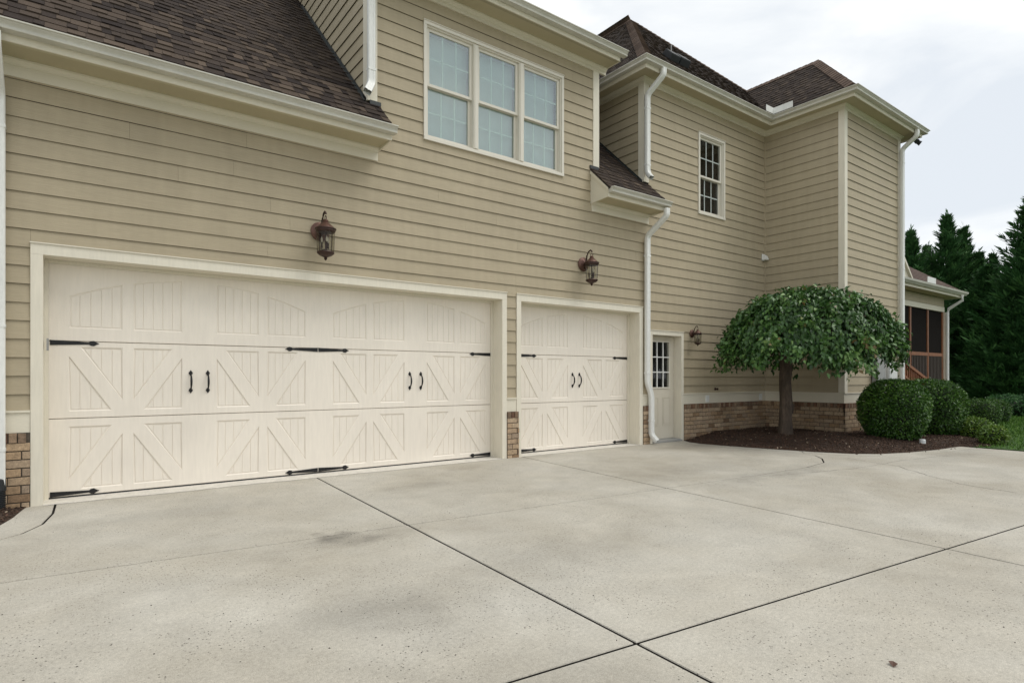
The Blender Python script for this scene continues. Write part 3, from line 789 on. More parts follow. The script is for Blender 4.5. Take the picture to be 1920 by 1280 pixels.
def leaf_panels(cx, which):
    global PX0
    out = []
    offs = [(-1.199, -.737), (-.641, -.176), (.176, .641), (.737, 1.199)]
    for i, (a, b_) in enumerate(offs):
        a += cx; b_ += cx
        if which == 'top':
            P = [(a, 1.741), (b_, 1.741)]
            for k in range(7):
                x = b_ + (a - b_) * k / 6.; P.append((x, arch(x - cx)))
            out.append((a, [P]))
        else:
            z0, z1 = (.888, 1.550) if which == 'mid' else (.085, .733)
            down = (i % 2 == 0) if which == 'mid' else (i % 2 == 1)       # brace falls to the right
            h = z1 - z0; w = b_ - a
            T_a = [(a, z0), (a + w * .80, z0), (a, z0 + h * .86)]
            T_b = [(b_, z1), (b_ - w * .80, z1), (b_, z1 - h * .84)]
            if not down:
                T_a = [(b_, z0), (b_, z0 + h * .86), (b_ - w * .80, z0)]
                T_b = [(a, z1), (a, z1 - h * .84), (a + w * .80, z1)]
            out.append((a, [T_a, T_b]))
    return out
def strap(parent, x0, x1, z, y=DY):
    """hinge strap tapering from x0 (wide) to a spear tip at x1"""
    d = 1 if x1 > x0 else -1; L_ = abs(x1 - x0); b = MB()
    pts = [(0, .026), (L_ - .085, .011), (L_ - .085, .013), (L_ - .07, .024), (L_ - .045, .027), (L_ - .02, .010), (L_, .001)]
    poly = [(x0 + d * a, z + h) for a, h in pts] + [(x0 + d * a, z - h) for a, h in pts[::-1]]
    b.prism([(x, zz) for x, zz in poly], 1, y - .007, y - .0005)
    for a in (.06, .17, .30):
        b.lathe([(.006, 0), (.006, .002), (.002, .004)], (0, 0, 0), 6)
        for k in range(len(b.v) - 18, len(b.v)):
            v = b.v[k]; b.v[k] = (x0 + d * a + v[0], y - .007 - v[2], z + v[1])
    b.build('strap_hinge', M['iron'], parent)
def pull(parent, x, z0, z1, y=DY):
    b = MB(); zc = (z0 + z1) / 2
    for s_ in (-1, 1):
        zz = zc + s_ * (z1 - z0) / 2
        prof = [(0, .001), (.012, .008), (.030, .021), (.045, .017), (.055, .008), (.060, .010)]
        poly = [(x + w, zz - s_ * h) for h, w in prof] + [(x - w, zz - s_ * h) for h, w in prof[::-1]]
        b.prism(poly, 1, y - .008, y - .0005)
    pts = []; rad = []
    for k in range(13):
        t = k / 12.; pts.append((x, y - .012 - .045 * math.sin(math.pi * t) ** .7, zc + (z1 - z0 - .07) / 2 * (2 * t - 1))); rad.append(.006 + .006 * math.sin(math.pi * t))
    b.tube(pts, rad, 8)
    b.build('pull_handle', M['iron'], parent, smooth=True)
def garage_door(X0, X1, leaves, label):
    global PX0
    root = bpy.data.objects.new('garage_door', None); link(root, house, label=label)
    me0 = None
    for which, z0, z1 in (('bottom', .022, .812), ('mid', .817, 1.604), ('top', 1.609, 2.418)):
        pan = []
        bm_all = []
        groups = [g_ for cx in leaves for g_ in leaf_panels(cx, which)]
        polys = [P for a, Ps in groups for P in Ps]
        PX0 = groups[0][0]
        me = door_section_multi(z0, z1, X0, X1, groups)
        link(bpy.data.objects.new('door_section', me), root)
    b = MB(); b.box(X0, X1, DY + .004, DY + .04, .004, .021); b.build('bottom_seal', M['black'], root)
    return root
def door_section_multi(z0, z1, X0, X1, groups):
    """split between panel groups so that beading starts at each panel edge"""
    global PX0
    xs = [X0] + [(groups[i][0] + PW + groups[i + 1][0]) / 2 for i in range(len(groups) - 1)] + [X1]
    bm = bmesh.new(); me_out = None
    tmp = []
    for i, (a, Ps) in enumerate(groups):
        PX0 = a
        me = door_section(z0, z1, xs[i], xs[i + 1], Ps); bm.from_mesh(me); bpy.data.meshes.remove(me)
    # remove the side lips between pieces
    inner = xs[1:-1]
    dead = [f for f in bm.faces if abs(f.normal.x) > .9 and any(abs(f.calc_center_median().x - x) < 1e-4 for x in inner)]
    bmesh.ops.delete(bm, geom=dead, context='FACES')
    bmesh.ops.remove_doubles(bm, verts=bm.verts, dist=.0004)
    me = bpy.data.meshes.new('door_section'); bm.to_mesh(me); bm.free(); me.materials.append(M['door']); return me
d1 = garage_door(-.210, 5.212, [1.150, 3.897], 'wide cream double garage door with crossed braces')
for z in (1.588, .052):
    strap(d1, -.200, .207, z); strap(d1, 2.500, 2.098, z); strap(d1, 2.510, 2.912, z); strap(d1, 5.208, 4.80, z)
for x in (1.058, 1.233, 3.801, 3.975): pull(d1, x, 1.055, 1.318)
d2 = garage_door(5.580, 8.302, [6.975], 'narrow cream single garage door with crossed braces')
for z in (1.588, .052): strap(d2, 5.72, 6.10, z); strap(d2, 8.300, 7.89, z)
for x in (6.90, 7.06): pull(d2, x, 1.055, 1.318)
# the sill strips under the doors
b = MB(); b.prism([(-.245, .30), (-.245, -.055)] + [(x, -.055 + .012 * math.sin(x * 5) - .01 * math.sin(x * 2.3)) for x in [i * .25 for i in range(0, 21)]] + [(5.215, -.05), (5.215, .30)], 2, .002, .008)
b.build('threshold', M['thr'], house)
b = MB(); b.prism([(5.575, .30), (5.575, -.045), (6.3, -.055), (7.2, -.04), (8.305, -.05), (8.305, .30)], 2, .002, .008); b.build('threshold', M['thr'], house)
# interior backing so nothing glows through the seals
b = MB(); b.box(-.5, 8.4, .40, .46, 0, 4.0); b.build('garage_interior', M['dark'], house)
# door sensor box on the left jamb
b = MB(); b.box(-.222, -.205, .06, .13, 1.50, 1.62); b.build('door_switch', M['grey'], house)

# windows -------------------------------------------------------------------------------------------
def window(T, D, units, blinds, label, deep=.05):
    root = bpy.data.objects.new('window', None); link(root, house, label=label)
    fr = MB(); t = .034
    fr.box(T[0], D[0], -t, -.002, D[2], D[3]); fr.box(D[1], T[1], -t, -.002, D[2], D[3])
    fr.box(T[0], T[1], -t - .001, -.002, D[3] + .0005, T[3]); fr.box(T[0], T[1], -t - .006, -.002, T[2], D[2] - .0005)
    fr.box(T[0] - .006, T[1] + .006, -t - .014, -.002, T[3] + .0005, T[3] + .010)
    # lining
    fr.box(D[0] - .0, D[0] + .018, -.012, .10, D[2], D[3]); fr.box(D[1] - .018, D[1], -.012, .10, D[2], D[3])
    fr.box(D[0] + .0185, D[1] - .0185, -.012, .10, D[3] - .018, D[3]); fr.box(D[0] + .0185, D[1] - .0185, -.012, .10, D[2], D[2] + .018)
    for a, b_ in zip(units[:-1], units[1:]):      # mullions
        fr.box(a[1], b_[0], -.026, .10, D[2] + .019, D[3] - .019); fr.box(a[1] + .018, b_[0] - .018, -.034, -.0265, D[2] + .019, D[3] - .019)
    fr.build('window_frame', M['vinyl'], root, bevel=.002)
    zm = (D[2] + D[3]) / 2 - .045
    for (u0, u1) in units:
        for lower in (0, 1):
            z0, z1 = (D[2] + .0185, zm + .032) if lower else (zm - .004, D[3] - .0185)
            y = .060 if lower else .018; sw = .046; s_ = MB()
            s_.box(u0, u0 + sw, y, y + .036, z0, z1); s_.box(u1 - sw, u1, y, y + .036, z0, z1)
            s_.box(u0 + sw, u1 - sw, y, y + .036, z0, z0 + (.05 if lower else .040)); s_.box(u0 + sw, u1 - sw, y, y + .036, z1 - .040, z1)
            sash = s_.build('sash', M['vinyl'], root, bevel=.0025)
            gx0, gx1, gz0, gz1 = u0 + sw, u1 - sw, z0 + (.05 if lower else .040), z1 - .040
            p = MB(); p.box(gx0 - .004, gx1 + .004, y + .014, y + .018, gz0 - .004, gz1 + .004); p.build('pane', M['glass'] if blinds else M['dglass'], root)
            m_ = MB()
            for k in (1, 2): x = gx0 + (gx1 - gx0) * k / 3; m_.box(x - .012, x + .012, y + .0185, y + .026, gz0, gz1)
            zz = (gz0 + gz1) / 2; m_.box(gx0, gx1, y + .0262, y + .029, zz - .012, zz + .012)
            m_.build('muntin_grille', M['muntin'] if blinds else M['white'], root)
        if blinds:
            bl = MB(); z = D[2] + .03; yb = .150
            while z < D[3] - .02:
                bl.add([(u0 + .005, yb + .016, z), (u1 - .005, yb + .016, z), (u1 - .005, yb - .006, z + .046), (u0 + .005, yb - .006, z + .046)], [(0, 1, 2, 3)]); z += .040
            bl.box(u0 + .004, u1 - .004, yb - .02, yb + .02, D[3] - .05, D[3] - .02)
            bl.build('blind', M['blind'], root)
    r = MB()
    r.box(T[0] - .1, T[1] + .1, .9 if not blinds else .35, .95 if not blinds else .40, T[2] - .1, T[3] + .1); r.build('room_backing', M['dark'], root)
    return root
window(TW1, W1, [(3.944, 4.700), (4.784, 5.545), (5.630, 6.396)], True, 'wide triple sash window with white blinds, high over the garage')
window(TW2, W2, [(10.134, 10.906)], False, 'narrow double hung window with dark glass')

# side entry door -----------------------------------------------------------------------------------
ed = bpy.data.objects.new('entry_door', None); link(ed, house, label='narrow beige side door with a nine pane window')
EY = .15; b = MB(); x0, x1 = 8.672, 9.513; gx0, gx1, gz0, gz1 = 8.825, 9.360, 1.045, 1.915
b.box(x0, gx0, EY, EY + .045, .05, 2.030); b.box(gx1, x1, EY, EY + .045, .05, 2.030); b.box(gx0, gx1, EY, EY + .045, gz1, 2.030)
b.box(gx0, gx1, EY, EY + .045, .05, gz0)
for (a, c) in ((8.80, 9.04), (9.165, 9.40)):
    for (zz, z2) in ((.30, .845),):
        b.box(a, c, EY - .006, EY - .0005, zz - .0, zz + .012); b.box(a, c, EY - .006, EY - .0005, z2 - .012, z2)
        b.box(a, a + .012, EY - .006, EY - .0005, zz + .0125, z2 - .0125); b.box(c - .012, c, EY - .006, EY - .0005, zz + .0125, z2 - .0125)
        b.box(a + .035, c - .035, EY - .007, EY - .0005, zz + .035, z2 - .035)
b.build('door_leaf', M['edoor'], ed, bevel=.003)
b = MB(); b.box(gx0 - .02, gx1 + .02, EY - .012, EY - .001, gz1, gz1 + .025); b.box(gx0 - .02, gx1 + .02, EY - .012, EY - .001, gz0 - .025, gz0)
b.box(gx0 - .02, gx0, EY - .012, EY - .001, gz0 + .0005, gz1 - .0005); b.box(gx1, gx1 + .02, EY - .012, EY - .001, gz0 + .0005, gz1 - .0005); b.build('glazing_frame', M['vinyl'], ed)
b = MB()
for k in (1, 2):
    x = gx0 + (gx1 - gx0) * k / 3; b.box(x - .010, x + .010, EY - .009, EY + .008, gz0, gz1)
    z = gz0 + (gz1 - gz0) * k / 3; b.box(gx0, gx1, EY - .007, EY + .006, z - .010, z + .010)
b.build('muntin_grille', M['white'], ed)
b = MB(); b.box(gx0, gx1, EY + .012, EY + .016, gz0, gz1); b.build('pane', M['dglass'], ed)
b = MB(); b.box(8.70, 8.735, EY - .05, EY - .001, .965, 1.0); b.build('door_knob', M['bronze'], ed)
b = MB(); b.box(8.6, 9.6, .9, .95, 0, 2.2); b.build('room_backing', M['dark'], ed)
b = MB(); b.prism([(-.045, .002), (-.045, .030), (.0, .040), (.20, .048), (.20, .002)], 0, 8.667, 9.518); b.build('threshold', M['grey'], ed)

# eaves: soffit, fascia, frieze, gutter, swept along paths ---------------------------------------------
def eave(path, zs, over, zf0, zf1, frieze0, gz, parent=house, gut=True, gpath=None, fz_out=.030):
    """path = wall line (outward to the right of travel)"""
    b = MB(); b.sweep(path, [(.002, zs), (over - .02, zs), (over - .02, zs + .012), (.002, zs + .012)])
    so_ = b.build('soffit', M['soffit'], parent)
    v = MB(); v.sweep(path, [(over - .085, zs - .002), (over - .03, zs - .002), (over - .03, zs - .0005), (over - .085, zs - .0005)]); v.build('soffit_vent', M['vent'], so_)
    f = MB(); f.sweep(path, [(over - .019, zf0), (over, zf0), (over, zf1), (over - .019, zf1)]); f.build('fascia', M['trim'], parent)
    r = MB(); h = zs - frieze0
    r.sweep(path, [(-.004, frieze0), (fz_out, frieze0), (fz_out, zs - .055), (fz_out + .012, zs - .052), (fz_out + .016, zs - .040), (fz_out + .034, zs - .024), (fz_out + .046, zs - .018), (fz_out + .05, zs - .001), (-.004, zs - .001)])
    r.build('frieze_board', M['trim'], parent)
    if gut: gutter(gpath or path, over, gz, parent)
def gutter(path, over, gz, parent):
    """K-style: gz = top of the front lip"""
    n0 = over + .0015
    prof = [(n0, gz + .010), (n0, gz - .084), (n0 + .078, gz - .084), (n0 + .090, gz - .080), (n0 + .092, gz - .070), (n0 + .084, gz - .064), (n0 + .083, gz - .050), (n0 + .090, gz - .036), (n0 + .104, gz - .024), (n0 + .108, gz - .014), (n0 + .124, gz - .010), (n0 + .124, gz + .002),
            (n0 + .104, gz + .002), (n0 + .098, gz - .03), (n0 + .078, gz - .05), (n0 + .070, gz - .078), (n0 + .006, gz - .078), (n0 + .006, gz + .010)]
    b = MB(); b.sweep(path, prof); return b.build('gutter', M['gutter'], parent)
def endcap(x, y0, over, gz, parent=house, t=.003):
    n0 = over + .0015
    prof = [(n0, gz + .010), (n0, gz - .084), (n0 + .090, gz - .082), (n0 + .086, gz - .055), (n0 + .108, gz - .022), (n0 + .125, gz - .010), (n0 + .125, gz + .003)]
    b = MB(); b.prism([(y0 - n_, z) for n_, z in prof], 0, x - t, x + t); b.build('gutter_cap', M['gutter'], parent)
vm = mat('soffit_vent', (.50, .455, .32), .7); t = vm.node_tree; ck = t.nodes.new('ShaderNodeTexVoronoi'); gq = t.nodes.new('ShaderNodeNewGeometry'); ck.inputs['Scale'].default_value = 75; ck.inputs['Randomness'].default_value = 0
t.links.new(gq.outputs['Position'], ck.inputs['Vector']); rr = t.nodes.new('ShaderNodeValToRGB'); rr.color_ramp.elements[0].position = .30; rr.color_ramp.elements[0].color = (.12, .10, .06, 1); rr.color_ramp.elements[1].position = .42; rr.color_ramp.elements[1].color = (.50, .455, .32, 1)
t.links.new(ck.outputs['Distance'], rr.inputs[0]); t.links.new(rr.outputs[0], t.nodes['Principled BSDF'].inputs['Base Color']); M['vent'] = vm

OV = .424
def low_eave(x0, x1, gx0, gx1):
    eave([(x0, 0), (x1, 0)], 4.236, OV, 4.222, 4.405, 4.075, 4.372, gpath=[(gx0, 0), (gx1, 0)])
low_eave(-1.08, 3.20, -1.12, 3.245); low_eave(7.10, 8.555, 7.095, 8.60)
for x in (3.245, -1.12, 7.095, 8.60): endcap(x, 0, OV, 4.372)
for x, s_ in ((3.20, 1), (7.10, -1), (8.555, 1)):      # boxed ends of the lower eaves
    b = MB(); poly = [(.0, 4.20), (-OV + .0, 4.224), (-OV, 4.40), (.0, 4.80)]
    xx = (x, x + .018) if s_ > 0 else (x - .018, x); b.prism(poly, 0, *xx)
    b.prism([(.0, 4.715), (-OV - .012, 4.315), (-OV - .012, 4.395), (.0, 4.812)], 0, *((x + .0185, x + .034) if s_ > 0 else (x - .034, x - .0185)))
    b.build('rake_return', M['trim'], house)
# side end of the frieze at the wing corner already closed by the sweep cap
# dormer eave with a return on the right and left
OD = .385
eave([(2.90, 0), (7.43, 0)], 6.590, OD, 6.575, 6.70, 6.486, 6.725, gut=False)
gutter([(2.80, 0), (7.49, 0)], OD, 6.725, house)
for x in (2.80, 7.49): endcap(x, 0, OD, 6.725)
b = MB(); b.prism([(.6, 6.62), (.0, 6.578), (-OD, 6.576), (-OD, 6.71), (.6, 7.09)], 0, 7.411, 7.429); b.build('rake_return', M['trim'], house)
b = MB(); b.prism([(-OD + .02, 6.7), (.0, 6.604), (3.6, 8.04), (3.6, 8.06), (-OD + .02, 6.72)], 0, 7.252, 7.41); b.build('soffit', M['soffit'], house)
# wing and bay eave
UP = [(8.454, 7.5), (8.454, 0), (12.54, 0), (12.54, -1.71), (15.25, -1.71), (15.25, 7.5)]
eave(UP, 6.765, .345, 6.722, 6.87, 6.658, 6.875)

# white splash guard over the inner gutter corner
b = MB(); ix_, iy_ = 12.54 - .345 - .112, -.345 - .112
b.box(ix_ - .02, ix_ - .014, iy_ - .02 - .42, iy_ - .02, 6.89, 7.02); b.box(ix_ - .30, ix_ - .02, iy_ - .02, iy_ - .014, 6.89, 7.02)
b.build('splash_guard', M['white'], house)

# roofs --------------------------------------------------------------------------------------------------
tabs = []       # candidate single shingles
def roof_plane(name, origin, U, V, poly, seed, parent_name='roof', thick=.022):
    """poly (u,v) convex CCW; U along eave, V up the slope"""
    U, V = Vector(U).normalized(), Vector(V).normalized(); N = U.cross(V).normalized()
    if N.z < 0: N = -N
    fr = Frame(origin, U, V, N)
    b = MB(); n_ = len(poly)
    b.add([fr.p(u, v, 0) for u, v in poly] + [fr.p(u, v, -thick) for u, v in poly], [tuple(range(n_)), tuple(range(2 * n_ - 1, n_ - 1, -1))] + [(i, n_ + i, n_ + (i + 1) % n_, (i + 1) % n_) for i in range(n_)])
    ro = b.build(name, M['deck_gap_dark'], house)
    r = random.Random(seed); EXP = .1435; us = [p[0] for p in poly]; vs = [p[1] for p in poly]
    v = min(vs) - .01; field = MB(); row = 0
    while v < max(vs):
        u = min(us) - r.uniform(0, .3); hi = r.random() < .5
        while u < max(us):
            w = r.choice((.08, .11, .14, .17, .21) if not hi else (.08, .11, .14, .17))
            th = .0175 if hi else .0095
            tn = min(1, max(0, r.gauss(.56, .13) if hi else r.gauss(.32, .12)))
            P = [(u + .001, v), (u + w - .001, v), (u + w - .001, v + EXP), (u + .001, v + EXP)]
            Q = clip_poly(P, poly)
            if len(Q) >= 3 and abs(area(Q)) > .0004:
                full = len(Q) == 4 and abs(area(Q) - area(P)) < 1e-6
                c = fr.p(u + w / 2, v + EXP / 2)
                tabs.append([(c - CV).length, ro, fr, u + .001, v, w - .002, th, tn, full, Q, EXP])
            u += w; hi = not hi
        v += EXP; row += 1
    return ro, fr
def slope_dir(dx, dy, s): return Vector((dx, dy, s)).normalized()
S1 = .96; k1 = math.hypot(1, S1)
zb = 4.815
def low_roof(x0, x1, y1, seed, x1top=None):
    y0 = -OV - .045; L_ = (y1 - y0) * k1
    return roof_plane('roof', (x0, y0, zb + S1 * y0), (1, 0, 0), (0, 1, S1), [(0, 0), (x1 - x0, 0), (x1 - x0, L_), (0, L_)], seed)
r_main = low_roof(-1.12, 3.235, 4.2, 11)
# right part above the dormer's left edge is hidden behind the dormer; the small roof by the wing
r_mini = low_roof(7.065, 8.585, 0.0, 12)
y0 = 0.002
roof_plane('roof', (7.26, y0, zb + S1 * y0), (1, 0, 0), (0, 1, S1), [(0, 0), (8.45 - 7.26, 0), (8.45 - 7.26, 2.2 * k1), (0, 2.2 * k1)], 13)
b = MB(); b.prism([(4.2, zb + S1 * 4.2 - .02), (8.6, 4.5), (8.6, 4.4), (4.2, zb + S1 * 4.2 - .2)], 0, -1.12, 8.44); b.build('roof', M['shingles'], house)
# dark step flashing where roof and walls meet
for X_ in (3.055, 8.42):
    b = MB()
    for i in range(26):
        ya = .01 + i * .104; b.add([(X_ + .001, ya, zb + S1 * ya + .012), (X_ + .001, ya + .104, zb + S1 * (ya + .104) + .012), (X_ + .001, ya + .104, zb + S1 * (ya + .104) + .06), (X_ + .001, ya, zb + S1 * ya + .055)], [(0, 1, 2, 3)])
        b.add([(X_ + .001, ya, zb + S1 * ya + .0185), (X_ + .001, ya + .104, zb + S1 * (ya + .104) + .0185), (X_ - .04, ya + .104, zb + S1 * (ya + .104) + .0185), (X_ - .04, ya, zb + S1 * ya + .0185)], [(0, 1, 2, 3)])
    b.build('step_flashing', M['flash'], house)
for x0, x1 in ((3.09, 3.245), (7.055, 7.255)):
    b = MB(); b.box(x0, x1, -.034, -.005, 4.80, 4.85); b.build('flashing_end', M['flash'], house)
# dormer shed roof
b = MB(); b.prism([(-.42, 6.735), (3.75, 6.735 + .40 * 4.17), (3.75, 6.76 + .40 * 4.17), (-.43, 6.755)], 0, 2.88, 7.46); b.build('roof', M['shingles'], house)
# wing hip roof
S2 = 1.015; k2 = math.hypot(1, S2)
zE = 6.880; xa, xb = 8.454 - .375, 15.25 + .375; yf = -.375; half = (xb - xa) / 2; xr = (xa + xb) / 2; L2 = half * k2
roof_plane('roof', (xa, yf, zE), (1, 0, 0), (0, 1, S2), [(0, 0), (2 * half, 0), (half, L2)], 21)
roof_plane('roof', (xa, yf, zE), (0, 1, 0), (1, 0, S2), [(0, 0), (8.0, 0), (8.0, L2), (half, L2)], 22)
b = MB(); b.add([(xb, yf, zE), (xb, 7.6, zE), (xr, 7.6, zE + S2 * half), (xr, yf + half, zE + S2 * half)], [(0, 1, 2, 3)]); b.build('roof', M['shingles'], house)
# bay hip roof
ya = -1.71 - .375; xc = 12.54 - .375; hb = (xb - xc) / 2; xm = (xb + xc) / 2; S3 = .985; k3 = math.hypot(1, S3); L3 = hb * k3; yb_ = 1.7; hy = 1.545; S4 = hb * S3 / hy; L4 = math.hypot(hy, hb * S3)
roof_plane('roof', (xc, ya, zE), (1, 0, 0), (0, 1, S4), [(0, 0), (2 * hb, 0), (hb, L4)], 31)
roof_plane('roof', (xc, ya, zE), (0, 1, 0), (1, 0, S3), [(0, 0), (yf - ya, 0), (yf - ya + hb, L3), (hy, L3)], 32)
b = MB(); b.add([(xb, ya, zE), (xb, yb_, zE), (xm, yb_, zE + S3 * hb), (xm, ya + hy, zE + S3 * hb)], [(0, 1, 2, 3)]); b.build('roof', M['shingles'], house)
# caps along hips and ridges
def caps(A, B, n1, n2, parent=house, w=.14, skip=.16):
    A, B = Vector(A), Vector(B); A = A + (B - A).normalized() * skip; d = (B - A); L_ = d.length; d.normalize(); n1, n2 = Vector(n1).normalized(), Vector(n2).normalized()
    s1 = d.cross(n1).normalized(); s2 = d.cross(n2).normalized()
    if s1.dot(n2) > 0: s1 = -s1
    if s2.dot(n1) > 0: s2 = -s2
    # side vectors must lie on their planes and point away from each other
    if s1.dot(s2) > 0: s2 = -s2
    up = (n1 + n2).normalized(); b = MB(); k = int(L_ / .14)
    for i in range(k):
        p, q = A + d * (i * .14), A + d * (i * .14 + .175)
        h0, h1 = .030, .016
        tn = random.random()
        P = [p + s1 * w + n1 * h0, p + up * (h0 + .012), p + s2 * w + n2 * h0, q + s1 * w + n1 * h1, q + up * (h1 + .012), q + s2 * w + n2 * h1,
             p + s1 * w + n1 * .004, p + up * .010, p + s2 * w + n2 * .004, q + s1 * w, q + s2 * w]
        b.add(P, [(0, 1, 4, 3), (1, 2, 5, 4), (6, 7, 1, 0), (7, 8, 2, 1), (6, 0, 3, 9), (8, 10, 5, 2)], tn)
    b.build('ridge_cap', M['cap'], parent, tints=True, kind='stuff')
nf, nl = (0, -S2, 1), (-S2, 0, 1)
ap = (xr, yf + half, zE + S2 * half)
caps((xa, yf, zE), ap, nf, nl); caps((xb, yf, zE), ap, nf, (S2, 0, 1)); caps(ap, (xr, 7.6, ap[2]), nl, (S2, 0, 1), skip=0)
ap3 = (xm, ya + hy, zE + S3 * hb)
caps((xc, ya, zE), ap3, (0, -1, 1), (-1, 0, 1)); caps((xb, ya, zE), ap3, (0, -1, 1), (1, 0, 1)); caps(ap3, (xm, 1.3, ap3[2]), (-1, 0, 1), (1, 0, 1), skip=0)
# shingles: nearest whole ones as pieces, the rest as fields
tabs.sort(key=lambda t: t[0]); cache = {}; fields = {}; cnt = 0
for (d_, ro, fr, u, v, w, th, tn, full, Q, EXP) in tabs:
    # must be in the camera's view to count as a piece
    c = fr.p(u + w / 2, v) - CV; F_ = Vector((math.sin(PSI), math.cos(PSI), 0)); R_ = Vector((math.cos(PSI), -math.sin(PSI), 0))
    zc = c.dot(F_); vis = zc > 0 and abs(c.dot(R_) / zc) < .87 and c.z / zc < .64
    if full and vis and cnt < 296:
        cnt += 1; key = (round(w, 3), th)
        if key not in cache:
            b = MB(); b.add([(0, 0, th), (w, 0, th), (w, EXP, .003), (0, EXP, .003), (0, 0, 0), (w, 0, 0), (w, EXP, 0), (0, EXP, 0)], [(0, 1, 2, 3), (4, 5, 1, 0), (5, 6, 2, 1), (7, 4, 0, 3)])
            cache[key] = b.mesh('shingle', [M['shingle']])
        me = cache[key]
        ob = bpy.data.objects.new('shingle', me); R4 = Matrix((fr.U, fr.V, fr.N)).transposed().to_4x4(); R4.translation = fr.p(u, v, 0); ob.matrix_local = R4
        link(ob, ro)
    else:
        fb = fields.setdefault(ro.name, (MB(), ro))[0]; n_ = len(Q)
        def hn(vv): return th + (.003 - th) * (vv - v) / EXP
        fb.add([fr.p(a, b2, hn(b2)) for a, b2 in Q] + [fr.p(a, b2, 0) for a, b2 in Q], [tuple(range(n_))] + [(i, n_ + i, n_ + (i + 1) % n_, (i + 1) % n_) for i in range(n_)], tn)
for fb, ro in fields.values():
    me = fb.mesh('shingle_field', M['shingles'], tints=True); link(bpy.data.objects.new('shingle_field', me), ro, kind='stuff')

# downspouts ----------------------------------------------------------------------------------------------
RP = [(-.5, -.36), (-.42, -.5), (-.15, -.5), (-.12, -.45), (.12, -.45), (.15, -.5), (.42, -.5), (.5, -.36), (.5, .36), (.42, .5), (-.42, .5), (-.5, .36)]
def spout(pts, w=.098, d=.072, name='downspout', label=None, mtl='spout', bands=()):
    """polyline with rounded elbows, rectangular section; width along the wall (X)"""
    P = [Vector(p) for p in pts]; out = [P[0]]
    for i in range(1, len(P) - 1):
        a, b_, c = P[i - 1], P[i], P[i + 1]; r_ = min(.07, (b_ - a).length * .45, (c - b_).length * .45)
        s_, e_ = b_ + (a - b_).normalized() * r_, b_ + (c - b_).normalized() * r_
        for k in range(6):
            t = k / 5.; out.append((1 - t) ** 2 * s_ + 2 * t * (1 - t) * b_ + t * t * e_)
    out.append(P[-1])
    b = MB(); rings = []
    wx = Vector((1, 0, 0))
    for i, p in enumerate(out):
        t = (out[min(i + 1, len(out) - 1)] - out[max(i - 1, 0)]).normalized()
        side = (wx - t * wx.dot(t)); side = side.normalized() if side.length > .35 else Vector((0, -1, 0)); nn = side.cross(t).normalized()
        if abs(t.x) > .5: side = Vector((t.z, 0, -t.x)).normalized() * (1 if t.z < 0 else -1); nn = Vector((0, -1, 0))
        rings.append([p + side * (u * w) + nn * (v * d) for u, v in RP])
    # keep ring orientation consistent
    for i in range(1, len(rings)):
        if (rings[i][0] - rings[i - 1][0]).length > (rings[i][6] - rings[i - 1][0]).length: rings[i] = rings[i][6:] + rings[i][:6]
    q = len(RP); vs = [v for r_ in rings for v in r_]; fs = []
    for i in range(len(rings) - 1):
        for j in range(q): a, c = i * q + j, i * q + (j + 1) % q; fs.append((a, c, c + q, a + q))
    b.add(vs, fs)
    o = b.build(name, M[mtl], house, smooth=True, label=label)
    o.data.materials.append(M['dark'])
    for (x, y, z) in bands:
        k = MB(); k.box(x - w / 2 - .003, x + w / 2 + .003, y - d / 2 - .003, y + d / 2 + .003, z, z + .03); k.build('joint_sleeve', M[mtl], o)
    return o
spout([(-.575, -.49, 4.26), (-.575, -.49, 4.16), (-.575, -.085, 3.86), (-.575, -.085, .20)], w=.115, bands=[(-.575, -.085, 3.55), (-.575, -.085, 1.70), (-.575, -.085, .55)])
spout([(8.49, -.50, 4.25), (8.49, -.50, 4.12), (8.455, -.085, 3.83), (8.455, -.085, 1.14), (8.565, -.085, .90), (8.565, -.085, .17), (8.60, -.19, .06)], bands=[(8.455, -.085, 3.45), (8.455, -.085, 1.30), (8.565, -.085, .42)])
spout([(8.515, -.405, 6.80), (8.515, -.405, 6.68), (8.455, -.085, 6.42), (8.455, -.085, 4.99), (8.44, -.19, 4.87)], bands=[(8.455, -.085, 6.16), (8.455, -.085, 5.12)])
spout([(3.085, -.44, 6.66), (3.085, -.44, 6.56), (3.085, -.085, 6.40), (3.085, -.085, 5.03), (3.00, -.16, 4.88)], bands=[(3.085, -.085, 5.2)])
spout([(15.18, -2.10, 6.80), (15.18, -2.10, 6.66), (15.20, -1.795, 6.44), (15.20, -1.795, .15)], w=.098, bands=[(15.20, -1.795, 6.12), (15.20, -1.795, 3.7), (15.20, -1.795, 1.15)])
# corrugated black drain pipe in the corner bed
b = MB()
prof = []; z = 0
while z < .20: prof += [(.062, z), (.062, z + .006), (.050, z + .009), (.050, z + .014)]; z += .017
prof += [(.066, .20), (.060, .30), (.048, .31)]
b.lathe(prof, (0, 0, 0), 20)
o = b.build('drain_pipe', M['black'], None, label='black corrugated drain pipe under the downspout at the left corner', cat='pipe'); o.location = (-.575, -.085, -.01)

